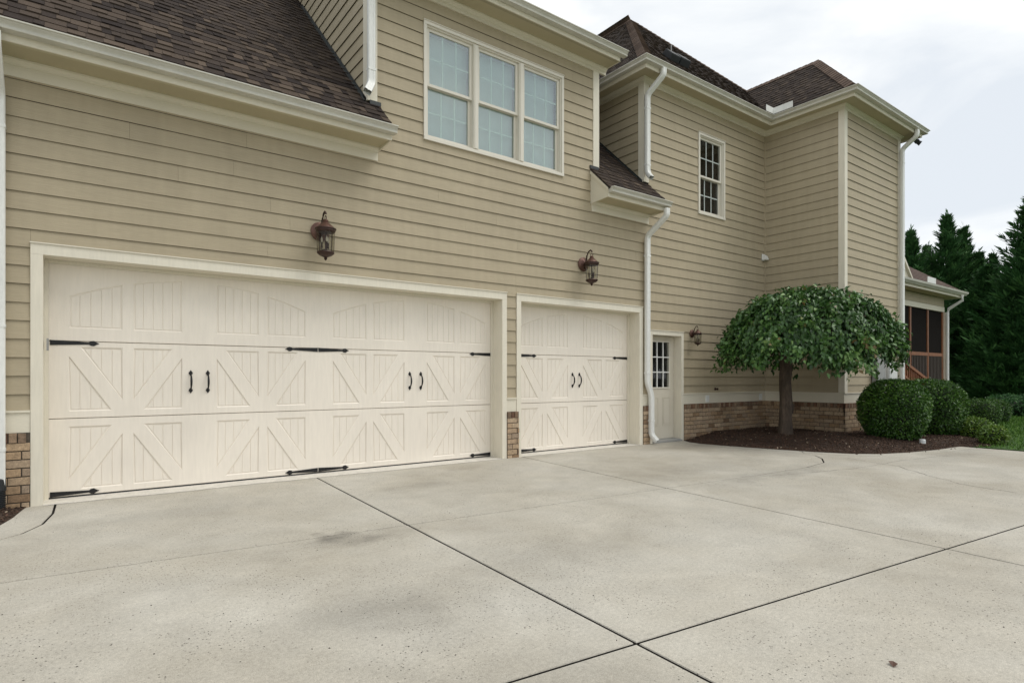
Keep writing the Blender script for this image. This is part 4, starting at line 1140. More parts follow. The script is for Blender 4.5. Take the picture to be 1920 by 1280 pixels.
# ================================================================== FITTINGS ON THE WALLS
def lantern(loc, sc, label):
    root = empty('wall_lantern', loc, label, 'lantern', 'copper lanterns on the garage wall'); root.scale = (sc, sc, sc)
    b = MB()     # round back plate facing -Y
    b.lathe([(.118, 0), (.118, .010), (.100, .018), (.085, .030), (.045, .040), (.02, .052)], (0, 0, 0), 24)
    b.v = [(x, -z, y) for x, y, z in b.v]
    b.build('back_plate', M['copper'], root, smooth=True)
    b = MB(); pts = [(0, -.03, -.07), (0, -.07, -.03), (0, -.075, .05), (0, -.09, .13), (0, -.13, .19), (0, -.175, .212), (0, -.205, .195), (0, -.205, .175)]
    b.tube(pts, [.014, .016, .014, .013, .012, .012, .011, .016], 8)
    b.tube([(0, -.205 + .027 * math.cos(a), .125 + .030 * math.sin(a)) for a in [k * math.pi / 8 for k in range(17)]], .005, 6)
    b.build('scroll_arm', M['bronze'], root, smooth=True)
    c = (0, -.205, 0)
    b = MB(); b.lathe([(.012, .112), (.028, .104), (.034, .092), (.028, .080), (.040, .070), (.062, .048), (.090, .022), (.104, .002)], c, 32, flute=.035)
    b.build('lantern_cap', M['copper'], root, smooth=True)
    b = MB(); b.lathe([(.104, .004), (.125, .0), (.127, -.010), (.116, -.020), (.118, -.030), (.106, -.048), (.100, -.050)], c, 24)
    b.build('rim', M['bronze'], root, smooth=True)
    b = MB(); n_ = 16
    vs = []; fs = []
    for (r_, z) in ((.107, -.050), (.104, -.16), (.094, -.285)):
        for j in range(n_): a = 2 * math.pi * j / n_; vs.append((c[0] + r_ * math.cos(a), c[1] + r_ * math.sin(a), z))
    for i in range(2):
        for j in range(n_): a, d_ = i * n_ + j, i * n_ + (j + 1) % n_; fs.append((a, d_, d_ + n_, a + n_))
    b.add(vs, fs); b.build('glass_shade', M['lglass'], root)
    b = MB()
    for j in range(8):
        a = 2 * math.pi * (j + .5) / 8; b.tube([(c[0] + .106 * math.cos(a), c[1] + .106 * math.sin(a), -.045), (c[0] + .095 * math.cos(a), c[1] + .095 * math.sin(a), -.29)], .0032, 4)
    b.tube([(0, -.205, -.04), (0, -.205, -.28)], .008, 6)
    b.build('cage_bar', M['bronze'], root)
    b = MB(); b.lathe([(.098, -.282), (.104, -.292), (.098, -.305), (.070, -.328), (.030, -.345), (.016, -.352), (.020, -.362), (.016, -.374), (.003, -.388)], c, 24)
    b.build('base_bowl', M['bronze'], root, smooth=True)
    b = MB()
    for j in range(3):
        a = 2 * math.pi * j / 3 + .5; x, y = .045 * math.cos(a), -.205 + .045 * math.sin(a)
        b.tube([(0, -.205, -.255), (x, y, -.262), (x, y, -.235)], .005, 6); b.lathe([(.013, -.235), (.015, -.225), (.010, -.222), (.009, -.165)], (x, y, 0), 8)
    b.build('candle_holder', M['bronze'], root)
    b = MB()
    for j in range(3):
        a = 2 * math.pi * j / 3 + .5; x, y = .045 * math.cos(a), -.205 + .045 * math.sin(a)
        b.lathe([(.008, -.165), (.013, -.145), (.011, -.120), (.002, -.095)], (x, y, 0), 8)
    b.build('bulb', M['candle'], root, smooth=True)
    return root
lantern((2.44, -.02, 3.035), 1.0, 'copper topped wall lantern above the wide double garage door')
lantern((6.90, -.02, 3.140), 1.0, 'copper topped wall lantern above the narrow single garage door')
lantern((9.86, -.02, 2.105), .66, 'smallest copper wall lantern, beside the nine pane side door')

# vent hood in the inner corner
b = MB()
pr = [(0, .0), (-.095, .0), (-.10, .02), (-.085, .075), (-.05, .115), (0, .13)]
b.prism(pr, 0, -.11, 0); b.box(-.12, .0, -.012, -.0, -.012, .14)
o = b.build('vent_hood', M['white'], None, bevel=.004, label='small white vent hood in the inner wall corner above the weeping tree', cat='vent'); o.location = (12.50, -.019, 3.86)
# foundation vent plates on the water table
def plate(x, label):
    b = MB(); b.box(-.055, .055, -.012, 0, 0, .13); b.box(-.062, .062, -.006, -.0005, -.006, .0); b.box(-.062, .062, -.006, -.0005, .13, .136)
    for k in range(5): b.box(-.045, .045, -.018, -.0125, .015 + k * .022, .025 + k * .022)
    o = b.build('outlet_cover', M['white'], None, label=label, cat='outlet cover', group='white covers on the water table'); o.location = (x, -.0185, .735)
plate(10.36, 'small white cover plate low on the wall, nearer the side door'); plate(12.33, 'small white cover plate low on the wall, close to the inner corner')
b = MB(); b.lathe([(.012, 0), (.028, .004), (.028, .012), (.014, .016), (.014, .05), (.024, .055), (.024, .07), (.006, .075)], (0, 0, 0), 10); b.v = [(x, -z, y) for x, y, z in b.v]
o = b.build('water_tap', M['bronze'], None, smooth=True, label='small dark rusty hose tap low on the tan siding', cat='tap'); o.location = (10.63, -.015, .995)
# meter boxes on the bay
r_ = empty('electric_box', (13.95, -1.745, .95), 'tall plain grey electric box on the bay wall, left of the white meter box', 'electric box')
b = MB(); b.box(-.20, .20, -.10, 0, 0, .72); b.build('cabinet', M['grey'], r_, bevel=.006)
b = MB(); b.box(-.205, .205, -.112, -.101, -.004, .724); b.build('cover', M['grey'], r_, bevel=.004)
b = MB(); b.tube([(0, -.05, .72), (0, -.05, 1.7)], .025, 8); b.tube([(.1, -.05, -.9), (.1, -.05, 0)], .022, 8); b.build('conduit', M['grey'], r_)
r_ = empty('meter_box', (14.36, -1.745, 1.12), 'white ribbed meter box on the bay wall, above the round shrubs', 'meter box')
b = MB(); b.box(0, .42, -.10, 0, 0, .46); b.box(.02, .40, -.115, -.101, .03, .43); b.build('cabinet', M['white'], r_, bevel=.012)
b = MB()
for k in range(8): b.box(.07, .36, -.122, -.1155, .07 + .03 * k, .082 + .03 * k)
b.box(.20, .36, -.122, -.1155, .32, .40); b.build('louvre', M['white'], r_)
b = MB(); b.box(.05, .37, -.08, -.0, -.10, -.0005); b.tube([(.12, -.04, -1.0), (.12, -.04, -.10)], .02, 8); b.build('outlet_pipe', M['white'], r_)
# flood light under the right eave
r_ = empty('flood_light', (15.42, -1.95, 6.70), 'black twin floodlight under the far right eave corner', 'floodlight')
b = MB(); b.lathe([(.05, -.02), (.05, .03)], (0, 0, 0), 12); b.build('mount', M['black'], r_)
for s_ in (-1, 1):
    b = MB(); b.tube([(0, 0, -.01), (.05 * s_, -.03, -.07), (.10 * s_, -.10, -.13)], [.015, .035, .055], 10); b.build('lamp_head', M['black'], r_)
# exhaust vent on wing roof
def on_roof(x, y): return (x, y, zE + S2 * (y - yf))
r_ = empty('roof_vent', on_roof(9.98, .50), 'black box vent with a thin mast low on the wing roof', 'roof vent')
b = MB(); s45 = math.atan(S2)
for (a0, a1, h) in ((-.30, -.02, .14), (0.0, .30, .15)):
    P = [(-.17, .0), (.14, .0), (.10, h), (-.13, h)]
    vs = []
    for xx in (a0, a1):
        for (yy, zz) in P: vs.append((xx, yy * math.cos(s45) - zz * math.sin(s45), yy * math.sin(s45) + zz * math.cos(s45)))
    b.add(vs, [(0, 1, 2, 3), (7, 6, 5, 4), (0, 4, 5, 1), (1, 5, 6, 2), (2, 6, 7, 3), (3, 7, 4, 0)])
b.build('housing', M['black'], r_, bevel=.02)
b = MB(); b.tube([(.05, .12, .05), (.05, .12, .42)], .012, 6); b.build('mast', M['grey'], r_)
# low pale stand pipe at the foot of the first round shrub
b = MB(); b.lathe([(.05, -.02), (.05, .09), (.042, .10), (.042, .11)], (0, 0, 0), 14)
o = b.build('drain_stub', M['conc2'], None, label='short pale grey pipe stub at the foot of the nearest round shrub', cat='pipe'); o.location = (12.30, -3.17, .01)
# fallen leaf
b = MB(); b.add([(-.03, 0, .002), (-.01, -.018, .012), (.03, 0, .004), (-.005, .018, .014), (0, 0, .004)], [(0, 1, 4), (1, 2, 4), (2, 3, 4), (3, 0, 4)])
o = b.build('fallen_leaf', M['deadleaf'], None, label='small curled brown leaf lying on the concrete in the foreground', cat='leaf'); o.location = (2.83, -6.24, .001); o.rotation_euler = (0, 0, .4)

# ================================================================== SCREENED PORCH (far right)
PYO = -.55
porch = empty('screened_porch', (19.6, PYO, 0), 'screened porch with red brown wood posts and a hip roof beyond the bay', 'porch')
px0, px1, pz = -3.2, 2.25, 1.0     # local X from house to corner
def pb(name, m, *boxes, parent=porch, **k):
    b = MB()
    for q in boxes: b.box(*q)
    return b.build(name, M[m], parent, **k)
pb('floor_deck', 'wood', (px0, px1, 0, 4.5, pz - .16, pz)); pb('skirt', 'dark', (px0, px1 - .05, .06, .10, 0, pz - .165))
pb('beam', 'trim', (px0, px1, -.01, .12, 3.27, 3.42)); pb('frieze', 'siding', (px0, px1 - .02, 0, .1, 3.425, 3.69))
pb('siding_board', 'siding', (px0, px1 - .10, -.014, -.001, 3.43, 3.55)); pb('siding_board', 'siding', (px0, px1 - .10, -.016, -.001, 3.552, 3.68))
for (a, b_) in ((px1 - .10, px1 + .0), (1.0 - .045, 1.0 + .045), (-.36, -.27), (-1.7, -1.61)):
    pb('post', 'wood', (a, b_, .02, .11, pz, 3.268))
pb('rail', 'wood', *[(a, c, .015, .10, 1.88, 1.98) for a, c in ((-3.2, -1.701), (-1.609, -.361), (-.269, .954), (1.046, px1 - .101))])
pb('rail', 'wood', *[(a, c, .015, .10, pz + .001, pz + .10) for a, c in ((-3.2, -1.701), (-1.609, -.361), (-.269, .954), (1.046, px1 - .101))])
for a, c in ((-3.2, -1.701), (-1.609, -.361), (-.269, .954), (1.046, px1 - .101)):
    pb('screen', 'screen', (a, c, .05, .055, 1.981, 3.267)); pb('screen', 'screen', (a, c, .05, .055, pz + .101, 1.879))
    b = MB(); x = a + .08
    while x < c: b.box(x, x + .035, .02, .045, pz + .101, 1.879); x += .115
    b.build('baluster', mat('porch_baluster', (.07, .055, .045), .7), porch, kind='stuff')
pb('corner_trim', 'trimv', (px1 + .001, px1 + .09, -.02, .10, pz - .1, 3.26)); pb('side_wall', 'dark', (px1 - .05, px1, .2, 4.5, pz, 3.8)); pb('back_wall', 'dark', (px0, px1, 3.2, 3.3, 0, 3.8))
def psweep(path, prof, name, m):
    b = MB(); b.sweep(path, prof); b.build(name, M[m], porch)
pp = [(px0, 0), (px1, 0), (px1, 4.6)]
psweep(pp, [(0, 3.70), (.36, 3.70), (.36, 3.71), (0, 3.71)], 'soffit', 'soffit'); psweep(pp, [(.362, 3.69), (.38, 3.69), (.38, 3.83), (.362, 3.83)], 'fascia', 'trim')
psweep(pp, [(.382, 3.87), (.382, 3.76), (.44, 3.76), (.46, 3.79), (.49, 3.82), (.50, 3.87), (.49, 3.875), (.485, 3.83), (.39, 3.77), (.39, 3.87)], 'gutter', 'gutter')
ex, ey, ez = px1 + .42, -.42, 3.86; b = MB(); rs = .75
hw = 2.6
b.add([(px0, ey, ez), (ex, ey, ez), (ex - hw, ey + hw, ez + hw * rs), (px0, ey + hw, ez + hw * rs), (ex, ey + 2 * hw, ez)], [(0, 1, 2, 3), (1, 4, 2)]);
rf = b.build('roof', M['deck_gap_dark'], porch); b = MB(); r0 = random.Random(5); k_ = math.hypot(1, rs); v = 0
while v < hw:
    u = px0
    while u < ex - v:
        w = min(r0.choice((.15, .2, .27)), ex - v - u); b.add([(u, ey + v, ez + v * rs + .02), (u + w, ey + v, ez + v * rs + .02), (u + w, ey + v + .13, ez + (v + .13) * rs + .006), (u, ey + v + .13, ez + (v + .13) * rs + .006), (u, ey + v, ez + v * rs), (u + w, ey + v, ez + v * rs)], [(0, 1, 2, 3), (4, 5, 1, 0)], r0.uniform(.5, 1)); u += w
    v += .128
b.build('shingle_field', mat('porch_shingle', (.1, .06, .05), .95, ramp=[(0, (.06, .045, .038)), (1, (.12, .088, .075))], tint='tint', spec=.1), rf, tints=True, kind='stuff')
pb('splash_guard', 'white', (-.62, -.02, -.505, -.49, 3.87, 4.03))
b = MB(); b.prism([(-2.2, 3.88), (-1.58, 3.88), (-2.2, 4.43)], 1, -.40, -.30); b.build('gable_face', M['trim'], porch)
b = MB(); b.prism([(-1.50, 3.88), (-1.58, 3.88), (-2.2, 4.43), (-2.2, 4.53)], 1, -.46, -.405); b.build('rake_board', M['trim'], porch)
b = MB(); b.tube([(px1 + .10, -.44, 3.76), (px1 + .10, -.44, 3.60), (px1 + .06, -.10, 3.36), (px1 + .05, -.07, 3.22), (px1 + .05, -.07, .3)], .045, 8); b.build('downspout', M['spout'], porch, smooth=True)
# stair with rail going down towards the camera side
b = MB(); b.add([], [])
st = MB()
for i in range(5): st.box(-1.8 + .50 * i, -1.8 + .50 * (i + 1) + .02, -1.3, -.36, .0, .90 - .165 * i)
st.build('stair', M['wood'], porch)
yy = -.33
def rz_(x): return 1.66 - .296 * (x + 1.6)
b = MB(); b.prism([(-2.0, rz_(-2.0) - .08), (.75, rz_(.75) - .08), (.75, rz_(.75)), (-2.0, rz_(-2.0))], 1, yy, yy + .09); b.build('hand_rail', M['wood'], porch)
b = MB(); b.prism([(-2.0, rz_(-2.0) - .40), (.75, rz_(.75) - .62), (.75, rz_(.75) - .56), (-2.0, rz_(-2.0) - .34)], 1, yy + .015, yy + .075); b.build('hand_rail', M['wood'], porch)
b = MB()
for i in range(18):
    x = -1.9 + .145 * i; b.box(x, x + .04, yy + .025, yy + .065, max(.02, rz_(x) - .9), rz_(x) - .07)
b.build('stair_baluster', M['wood'], porch, kind='stuff')
pb('newel_post', 'wood', (.76, .86, yy, yy + .10, .0, 1.02))

# ================================================================== PLANTS
def leaves(P, D, Nn, L_, Wd, fold=.25):
    """pointed folded leaves: 4 triangles... returned as verts, tri faces. P base points, D direction, Nn normal"""
    D = D / np.linalg.norm(D, axis=1)[:, None]; S_ = np.cross(D, Nn); S_ /= (np.linalg.norm(S_, axis=1)[:, None] + 1e-9); U_ = np.cross(S_, D)
    L_ = L_[:, None]; Wd = Wd[:, None]
    a = P; b_ = P + D * L_ * .45 + S_ * Wd * .5 + U_ * Wd * fold; c = P + D * L_ * .45 - S_ * Wd * .5 + U_ * Wd * fold; t = P + D * L_ - U_ * Wd * .25; m_ = P + D * L_ * .5
    V = np.stack([a, b_, t, c, m_], 1).reshape(-1, 3); n_ = len(P)
    F = (np.arange(n_)[:, None, None] * 5 + np.array([(0, 4, 1), (1, 4, 2), (0, 3, 4), (3, 2, 4)])[None]).reshape(-1, 3)
    return V, F
def quads(P, D, Nn, L_, Wd):
    D = D / np.linalg.norm(D, axis=1)[:, None]; S_ = np.cross(D, Nn); S_ /= (np.linalg.norm(S_, axis=1)[:, None] + 1e-9)
    L_ = L_[:, None]; Wd = Wd[:, None]
    V = np.stack([P, P + D * L_ * .5 + S_ * Wd * .5, P + D * L_, P + D * L_ * .5 - S_ * Wd * .5], 1).reshape(-1, 3)
    F = (np.arange(len(P))[:, None] * 4 + np.arange(4)[None]); return V, F

# weeping tree ------------------------------------------------------------------------------
R3 = np.array([math.cos(PSI), -math.sin(PSI), 0]); F3 = np.array([math.sin(PSI), math.cos(PSI), 0])
TB = Vector((11.28, -1.17, .05)); cc = np.array([11.13, -1.74, 0.]); A_, B_ = 1.56, .95
tree = empty('weeping_tree', TB, 'low weeping tree with an umbrella of dark green leaves in the mulch bed', 'tree')
def dome(r): return 1.92 + .84 * (1 - np.clip(r, 0, 1.0) ** 3.6)
def crown_pts(n_str, scale, per, seed):
    r = np.random.default_rng(seed); P = []; D = []; N_ = []; tv = []
    lob = r.uniform(0, 6.28, 6)
    for s_ in range(n_str):
        ph = r.uniform(0, 2 * np.pi); c_, s2 = math.cos(ph), math.sin(ph)
        edge = scale * (1 + .05 * math.sin(3 * ph + lob[0]) + .04 * math.sin(7 * ph + lob[1]) + .02 * math.sin(13 * ph + lob[2]))
        r0_ = math.sqrt(r.uniform(0, .9)); 
        hang = 1.44 + .13 * math.sin(5 * ph + lob[3]) + .10 * math.sin(11 * ph + lob[4]) + r.uniform(-.06, .22) + (.10 if r.random() < .5 else 0)
        hang += .16 * abs(c_) ** 2
        x = r0_; z = None; tt = r.random(); wob = r.uniform(-.25, .25); cnt_ = 0
        down = 0; bump_ = .07 * math.sin(4 * ph + 9 * r0_ + lob[5]) + .05 * math.sin(9 * ph - 7 * r0_) + r.normal(0, .03)
        while cnt_ < per:
            if x < 1.0:
                zz = dome(np.array(x)) * 1.0 + (scale - 1) * .8 + bump_
                p = cc + R3 * (A_ * edge * x * math.cos(ph + wob * .3 * x)) + F3 * (B_ * edge * x * math.sin(ph + wob * .3 * x)); p[2] = zz
                slope = 3.0 * x * x
                step = .042 / math.sqrt(1 + (slope / 1.5) ** 2) / 1.5
                x += step; out = R3 * c_ + F3 * s2; d = out - np.array([0, 0, .55 + slope * .6])
            else:
                if down == 0: zz0 = 1.93 + (scale - 1) * .8 + bump_
                down += .036; zz = zz0 - down
                p = cc + R3 * (A_ * edge * math.cos(ph + wob * .3)) + F3 * (B_ * edge * math.sin(ph + wob * .3)); p[2] = zz
                out = R3 * c_ + F3 * s2; d = out * .35 - np.array([0, 0, 1.0])
                if zz < hang: break
            cnt_ += 1
            jit = r.normal(0, .38, 3); pp_ = p + r.normal(0, .028, 3)
            P.append(pp_); D.append(d + jit); N_.append(out * .8 + np.array([0, 0, .8]) + r.normal(0, .35, 3)); tv.append(tt * .35 + r.random() * .6)
    return np.array(P), np.array(D), np.array(N_), np.array(tv)
def tufts(n_, seed):
    r = np.random.default_rng(seed); P = []; D = []; N_ = []; tv = []
    for k in range(n_):
        ph = r.uniform(0, 2 * np.pi); x = math.sqrt(r.uniform(0, 1.08)); out = R3 * math.cos(ph) + F3 * math.sin(ph)
        xx = min(x, 1.0); sc_ = 1 + .05 * math.sin(3 * ph + 1) + .05 * math.sin(8 * ph)
        c = cc + R3 * (A_ * xx * sc_ * math.cos(ph)) + F3 * (B_ * xx * sc_ * math.sin(ph)); c[2] = float(dome(np.array(xx))) + r.uniform(-.03, .07)
        if x > .93: c[2] = r.uniform(1.48 + .16 * math.cos(ph) ** 2, 2.05)
        t0_ = r.random() ** 1.5; m_ = int(r.integers(14, 34)); nrm = out * (xx ** 2) + np.array([0, 0, 1.05 - xx ** 2])
        ax = out * r.uniform(.3, 1.0) + r.normal(0, .35, 3) - np.array([0, 0, .35 + .9 * xx])
        for q in range(m_):
            f = r.random(); p = c + ax * (.16 * f) + r.normal(0, .05, 3) + nrm * (.03 * r.random())
            P.append(p); D.append(ax * .7 + r.normal(0, .55, 3) + out * .3); N_.append(nrm + r.normal(0, .45, 3)); tv.append(min(.96, .15 + .55 * t0_ + .35 * r.random()))
    return np.array(P), np.array(D), np.array(N_), np.array(tv)
Ps = [crown_pts(190, .985, 40, 1), crown_pts(190, .90, 40, 2), crown_pts(110, .74, 36, 3), tufts(430, 4)]
P = np.concatenate([q[0] for q in Ps]); D = np.concatenate([q[1] for q in Ps]); Nn = np.concatenate([q[2] for q in Ps]); tv = np.concatenate([q[3] for q in Ps])
# a few long loose shoots sticking up and out
r = np.random.default_rng(9); ex_ = []
for s_ in range(34):
    ph = r.uniform(0, 6.28); x = r.uniform(.2, .98); p = cc + R3 * (A_ * x * math.cos(ph)) + F3 * (B_ * x * math.sin(ph)); p[2] = float(dome(np.array(x)))
    d = (R3 * math.cos(ph) + F3 * math.sin(ph)) * r.uniform(.1, .6) + np.array([0, 0, r.uniform(.2, 1.)])
    for k in range(int(r.integers(3, 8))): ex_.append((p + d * .022 * k, d + r.normal(0, .5, 3), r.normal(0, 1, 3), r.uniform(.4, 1)))
P = np.concatenate([P, np.array([e[0] for e in ex_])]); D = np.concatenate([D, np.array([e[1] for e in ex_])]); Nn = np.concatenate([Nn, np.array([e[2] for e in ex_])]); tv = np.concatenate([tv, np.array([e[3] for e in ex_])])
ok = ~(((P[:, 0] > 12.38) & (P[:, 1] > -1.86)) | (P[:, 1] > -.16)); P, D, Nn, tv = P[ok], D[ok], Nn[ok], tv[ok]
V, F = leaves(P - np.array(TB), D, Nn, rng.uniform(.07, .118, len(P)), rng.uniform(.044, .070, len(P)))
link(bpy.data.objects.new('foliage', np_mesh('foliage', V, F, M['cherry'], np.repeat(tv, 4))), tree)
b = MB(); r = random.Random(3)
tp = [(0, 0, -.1), (.0, .0, .1), (.01, .01, .35), (.02, 0, .7), (0, .01, 1.1), (.01, -.01, 1.5), (.02, -.02, 1.75)]
b.tube(tp, [.155, .138, .120, .118, .110, .118, .135], 14)
b.tube([(.11, -.05, .75), (.15, -.08, .62), (.14, -.07, .50), (.10, -.05, .42)], [.01, .022, .02, .01], 6)
me = b.mesh('trunk', M['bark'], smooth='full'); link(bpy.data.objects.new('trunk', me), tree)
b = MB()
for k in range(16):
    a = 2 * math.pi * k / 16 + r.uniform(-.2, .2); q = r.uniform(.75, .97)
    tip = cc + R3 * (A_ * q * math.cos(a)) + F3 * (B_ * q * math.sin(a)); tip = Vector((tip[0], tip[1], float(dome(np.array(q))) - .08)) - TB
    if tip.x + TB.x > 12.3 and tip.y + TB.y > -1.9: continue
    s_ = Vector((0, 0, 1.62)); m_ = s_.lerp(tip, .45) + Vector((0, 0, .42))
    pts = [(1 - t) ** 2 * s_ + 2 * t * (1 - t) * m_ + t * t * tip for t in [i / 7. for i in range(8)]]
    b.tube(pts, [.045 * (1 - i / 9.) for i in range(8)], 6)
    for j in range(3):
        p0 = pts[3 + j]; e1 = p0 + Vector((r.uniform(-.3, .3), r.uniform(-.3, .3), .12)); e2 = e1 + Vector((r.uniform(-.1, .1), r.uniform(-.1, .1), -.45)); b.tube([p0, e1, e2], [.014, .009, .004], 5)
b.build('branch', M['bark'], tree, smooth=True)

# round clipped shrubs -----------------------------------------------------------------------
def shrub(name, loc, rx, ry, h, n_, label, cat='shrub', m='box', leaf=.050, group=None, power=2.25, rough=.025, seed=0, flatb=.55):
    root = empty(name, loc, label, cat, group); r = np.random.default_rng(seed)
    d = r.normal(0, 1, (n_, 3)); d /= np.linalg.norm(d, axis=1)[:, None]; d = d[d[:, 2] > -.80]; n_ = len(d)
    k = (np.abs(d[:, 0]) ** power + np.abs(d[:, 1]) ** power + np.abs(d[:, 2]) ** power) ** (-1 / power)
    lump = 1 + .035 * np.sin(5 * d[:, 0] + 3 * d[:, 2] + seed) * np.sin(4 * d[:, 1] + 1.3 * seed) + .02 * np.sin(11 * d[:, 0] + 2) * np.sin(9 * d[:, 2] + 8 * d[:, 1])
    rad = (k * lump * (1 - np.abs(r.normal(0, rough * 1.6, n_)) + .02 * r.random(n_)))[:, None]
    c = np.array([0, 0, h * flatb]); hz = np.where(d[:, 2] > 0, h * (1 - flatb), h * flatb * 1.02)
    P = c + d * rad * np.stack([np.full(n_, rx), np.full(n_, ry), hz], 1)
    stray = r.random(n_) < .015; P[stray] += d[stray] * r.uniform(.01, .07, (int(stray.sum()), 1))
    keep = P[:, 2] > .0; P, d = P[keep], d[keep]; n_ = len(P)
    D = d + r.normal(0, .75, (n_, 3)); Nn = d + r.normal(0, .6, (n_, 3)) + np.array([0, 0, .3])
    V, F = leaves(P, D, Nn, r.uniform(.7, 1.25, n_) * leaf, r.uniform(.38, .6, n_) * leaf)
    patch = .5 + .5 * np.sin(6 * P[:, 0] + seed) * np.sin(5 * P[:, 2] + 3 * P[:, 1])
    t = np.clip(.25 * patch + r.beta(1.5, 2.2, n_) * .8, 0, 1)
    link(bpy.data.objects.new('foliage', np_mesh('foliage', V, F, M[m], np.repeat(t, 4))), root)
    b = MB(); b.lathe([(.04, .02), (rx * .55, .05), (rx * .86, h * .3), (rx * .89, h * .6), (rx * .68, h * .85), (.05, h * .93)], (0, 0, 0), 16); me = b.mesh('inner_ball', M['core'], smooth='full')  # solid near-black ball added inside to block views through the leaves
    o = bpy.data.objects.new('inner_ball', me); o.scale = (1, ry / rx, 1); link(o, root)
    b = MB()
    for j in range(5):
        a = j * 1.3 + seed; b.tube([(.05 * math.cos(a), .05 * math.sin(a), -.05), (rx * .35 * math.cos(a), rx * .35 * math.sin(a), h * .45)], [.018, .010], 6)
    b.build('stem', M['bark'], root)
    return root
G = 'clipped round shrubs in front of the bay'
shrub('round_shrub', (12.44, -2.66, .03), .55, .55, 1.15, 15000, 'biggest clipped round shrub, the one nearest the driveway', group=G, seed=1)
shrub('round_shrub', (13.88, -2.78, .03), .60, .57, 1.15, 15000, 'second clipped round shrub, just behind the biggest one', group=G, seed=2)
def far(px, depth, z=0): u = (px - 960) / 1105.; return (.5959 * depth + u * .8030 * depth, CAMY + .8030 * depth - u * .5959 * depth, z)
shrub('round_shrub', far(1836, 14.8), .43, .43, .68, 6500, 'small clipped round shrub, third in the row beside the porch', group=G, seed=3, leaf=.042)
shrub('round_shrub', far(1862, 16.0), .38, .38, .63, 5500, 'farthest clipped round shrub, at the right end of the row', group=G, seed=4, leaf=.045)
G2 = 'low lime shrubs'
shrub('lime_shrub', far(1826, 11.6, .02), .32, .30, .42, 3200, 'loose lime green shrub close behind the second round shrub', m='boxy', leaf=.05, group=G2, power=2.0, rough=.10, seed=5)
shrub('lime_shrub', far(1862, 10.75, .01), .24, .22, .34, 2400, 'lowest lime green shrub, at the right edge of the mulch bed', m='boxy', leaf=.05, group=G2, power=2.0, rough=.12, seed=6)

# conifers -----------------------------------------------------------------------------------
def conifer_mesh(H, Rr, seed, nb, dens=1.0):
    r = np.random.default_rng(seed); P = []; D = []; N_ = []; L_ = []; T = []
    for i in range(nb):
        f = (i + r.random()) / nb; z = H * (f ** .85) * .97 + .15; az = r.uniform(0, 2 * np.pi)
        prof = (1 - f) ** .95 * (1 - .15 * (1 - f) ** 4) + .012
        ln = Rr * prof * r.uniform(.60, 1.40) ; el = r.uniform(.30, .80) + .35 * f
        o = np.array([math.cos(az), math.sin(az), 0.])
        dirv = o * math.cos(el) + np.array([0, 0, math.sin(el)]); st_ = np.array([0, 0, max(.1, z - ln * math.sin(el) * .55)])
        side = np.array([-o[1], o[0], 0]); tt = r.random()
        nl = int(max(26, 95 * ln / Rr * dens * 1.1)); q = r.random(nl) ** .75 * .95 + .08
        off = r.normal(0, 1, nl) * (.05 + .30 * np.clip(1.05 - q, 0, 1)) * ln * .42
        up = r.normal(0, 1, nl) * .045 * ln
        curve = (q ** 2 * .18 * ln)[:, None] * np.array([0, 0, 1.])
        p = st_ + dirv[None] * (q * ln)[:, None] + side[None] * off[:, None] + curve + np.array([0, 0, 1.])[None] * up[:, None]
        d = dirv[None] + side[None] * (np.sign(off) * r.uniform(.1, .8, nl))[:, None] + np.array([0, 0, .35]) + r.normal(0, .22, (nl, 3))
        P.append(p); D.append(d); N_.append(np.cross(dirv, side)[None] + r.normal(0, .5, (nl, 3))); L_.append(r.uniform(.16, .40, nl)); T.append(np.clip(tt * .35 + .45 * q * r.random(nl) + .1, 0, 1))
    for k in range(22):     # leader
        P.append(np.array([[0, 0, H + .15 - .05 * k]])); D.append(np.array([[r.normal(0, .35), r.normal(0, .35), 1.]])); N_.append(np.array([[1., 0, 0]])); L_.append(np.array([.3])); T.append(np.array([.6]))
    P = np.concatenate(P); D = np.concatenate(D); N_ = np.concatenate(N_); L_ = np.concatenate(L_); T = np.concatenate(T)
    V, F = quads(P, D, N_, L_, L_ * .19)
    return np_mesh('crown', V, F, M['conif'], T)
cm = [conifer_mesh(10, 2.35, s_, 430, 1.15) for s_ in (1, 2, 3)]
tb = MB(); tb.tube([(0, 0, -.1), (0, 0, 3), (0, 0, 9.6)], [.16, .12, .015], 8); tm = tb.mesh('trunk', M['bark'], smooth=True)
GC = 'conifers in the dark row behind the porch'
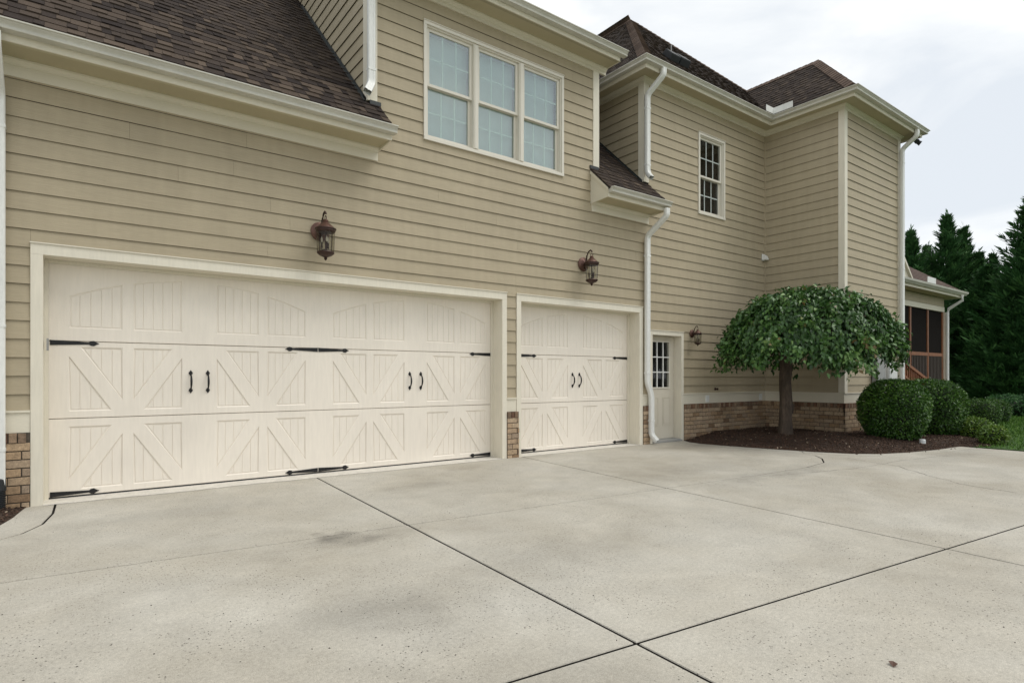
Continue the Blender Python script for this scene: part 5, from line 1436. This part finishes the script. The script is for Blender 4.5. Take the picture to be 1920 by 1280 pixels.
def conifer(px, depth, H, label, k, sxy=1.0):
    u = (px - 960) / 1105.; X = .5959 * depth + u * .8030 * depth; Y = CAMY + .8030 * depth - u * .5959 * depth
    root = empty('conifer', (X, Y, 0), label, 'conifer', GC, rz=k * 1.7)
    s_ = H / 10.; root.scale = (1.18 * sxy * s_ ** .5, 1.18 * sxy * s_ ** .5, s_)
    link(bpy.data.objects.new('crown', cm[k % 3]), root); link(bpy.data.objects.new('trunk', tm), root); return root
def hh(y, depth): return CAMZ + (707 - y) / 1105. * depth
spec = [(1708, 430, 30, 'conifer with a thin tip right beside the bay downspout', .9), (1739, 458, 31, 'short conifer rising behind the porch roof peak', .9),
        (1775, 402, 30, 'tallest of the middle conifers, left tip of the twin pair', 1.0), (1806, 424, 31, 'conifer forming the right tip of the middle twin pair', 1.0),
        (1836, 470, 30, 'low conifer just right of the twin pair', .9), (1862, 474, 28, 'low conifer with a forked tip left of the big right conifer', .85),
        (1850, 498, 26, 'broad conifer closing the dip left of the big right conifer', 1.25), (1935, 362, 24, 'biggest conifer, cut off by the right edge of the picture', 1.15), (1893, 540, 25, 'low conifer filling the gap before the big right conifer', .9),
        (1760, 520, 27, 'shadowy conifer in the front row behind the porch gutter', 1.0), (1822, 545, 26, 'front row conifer standing right of the porch post', 1.0), (1868, 575, 24, 'front row conifer above the far end of the lawn', 1.0), (1915, 560, 23, 'front row conifer at the right edge of the picture, its foot on the lawn', 1.0),
        (1720, 500, 27, 'conifer low behind the porch roof, half hidden by the bay', .95)]
for i, (px, py, dp, lab, sxy) in enumerate(spec): conifer(px, dp, hh(py, dp) / 1.01, lab, i, sxy)
for i, (px, dp) in enumerate(((2010, 23), (2080, 25), (2160, 24), (2260, 26))): conifer(px, dp, 11 + i % 2, 'conifer outside the right edge, number %s of the row' % ('one two three four'.split()[i]), i + 1, 1.1)
# understorey behind the lawn
for i, (px, dp, h, lab) in enumerate(((1890, 20, .62, 'dark loose bush at the foot of the conifers, above the farthest round shrub'), (1912, 18.5, .55, 'dark loose bush at the foot of the conifers, behind the lawn'), (1948, 18.5, .7, 'dark loose bush at the foot of the conifers, at the right edge'))):
    shrub('dark_bush', far(px, dp), .75, .7, h, 2600, lab, m='conif', leaf=.10, group='dark bushes under the conifers', power=2.0, rough=.12, seed=20 + i)
print('BOARDS', nboards, 'BRICKS', len(bricks), 'TABS', len(tabs))
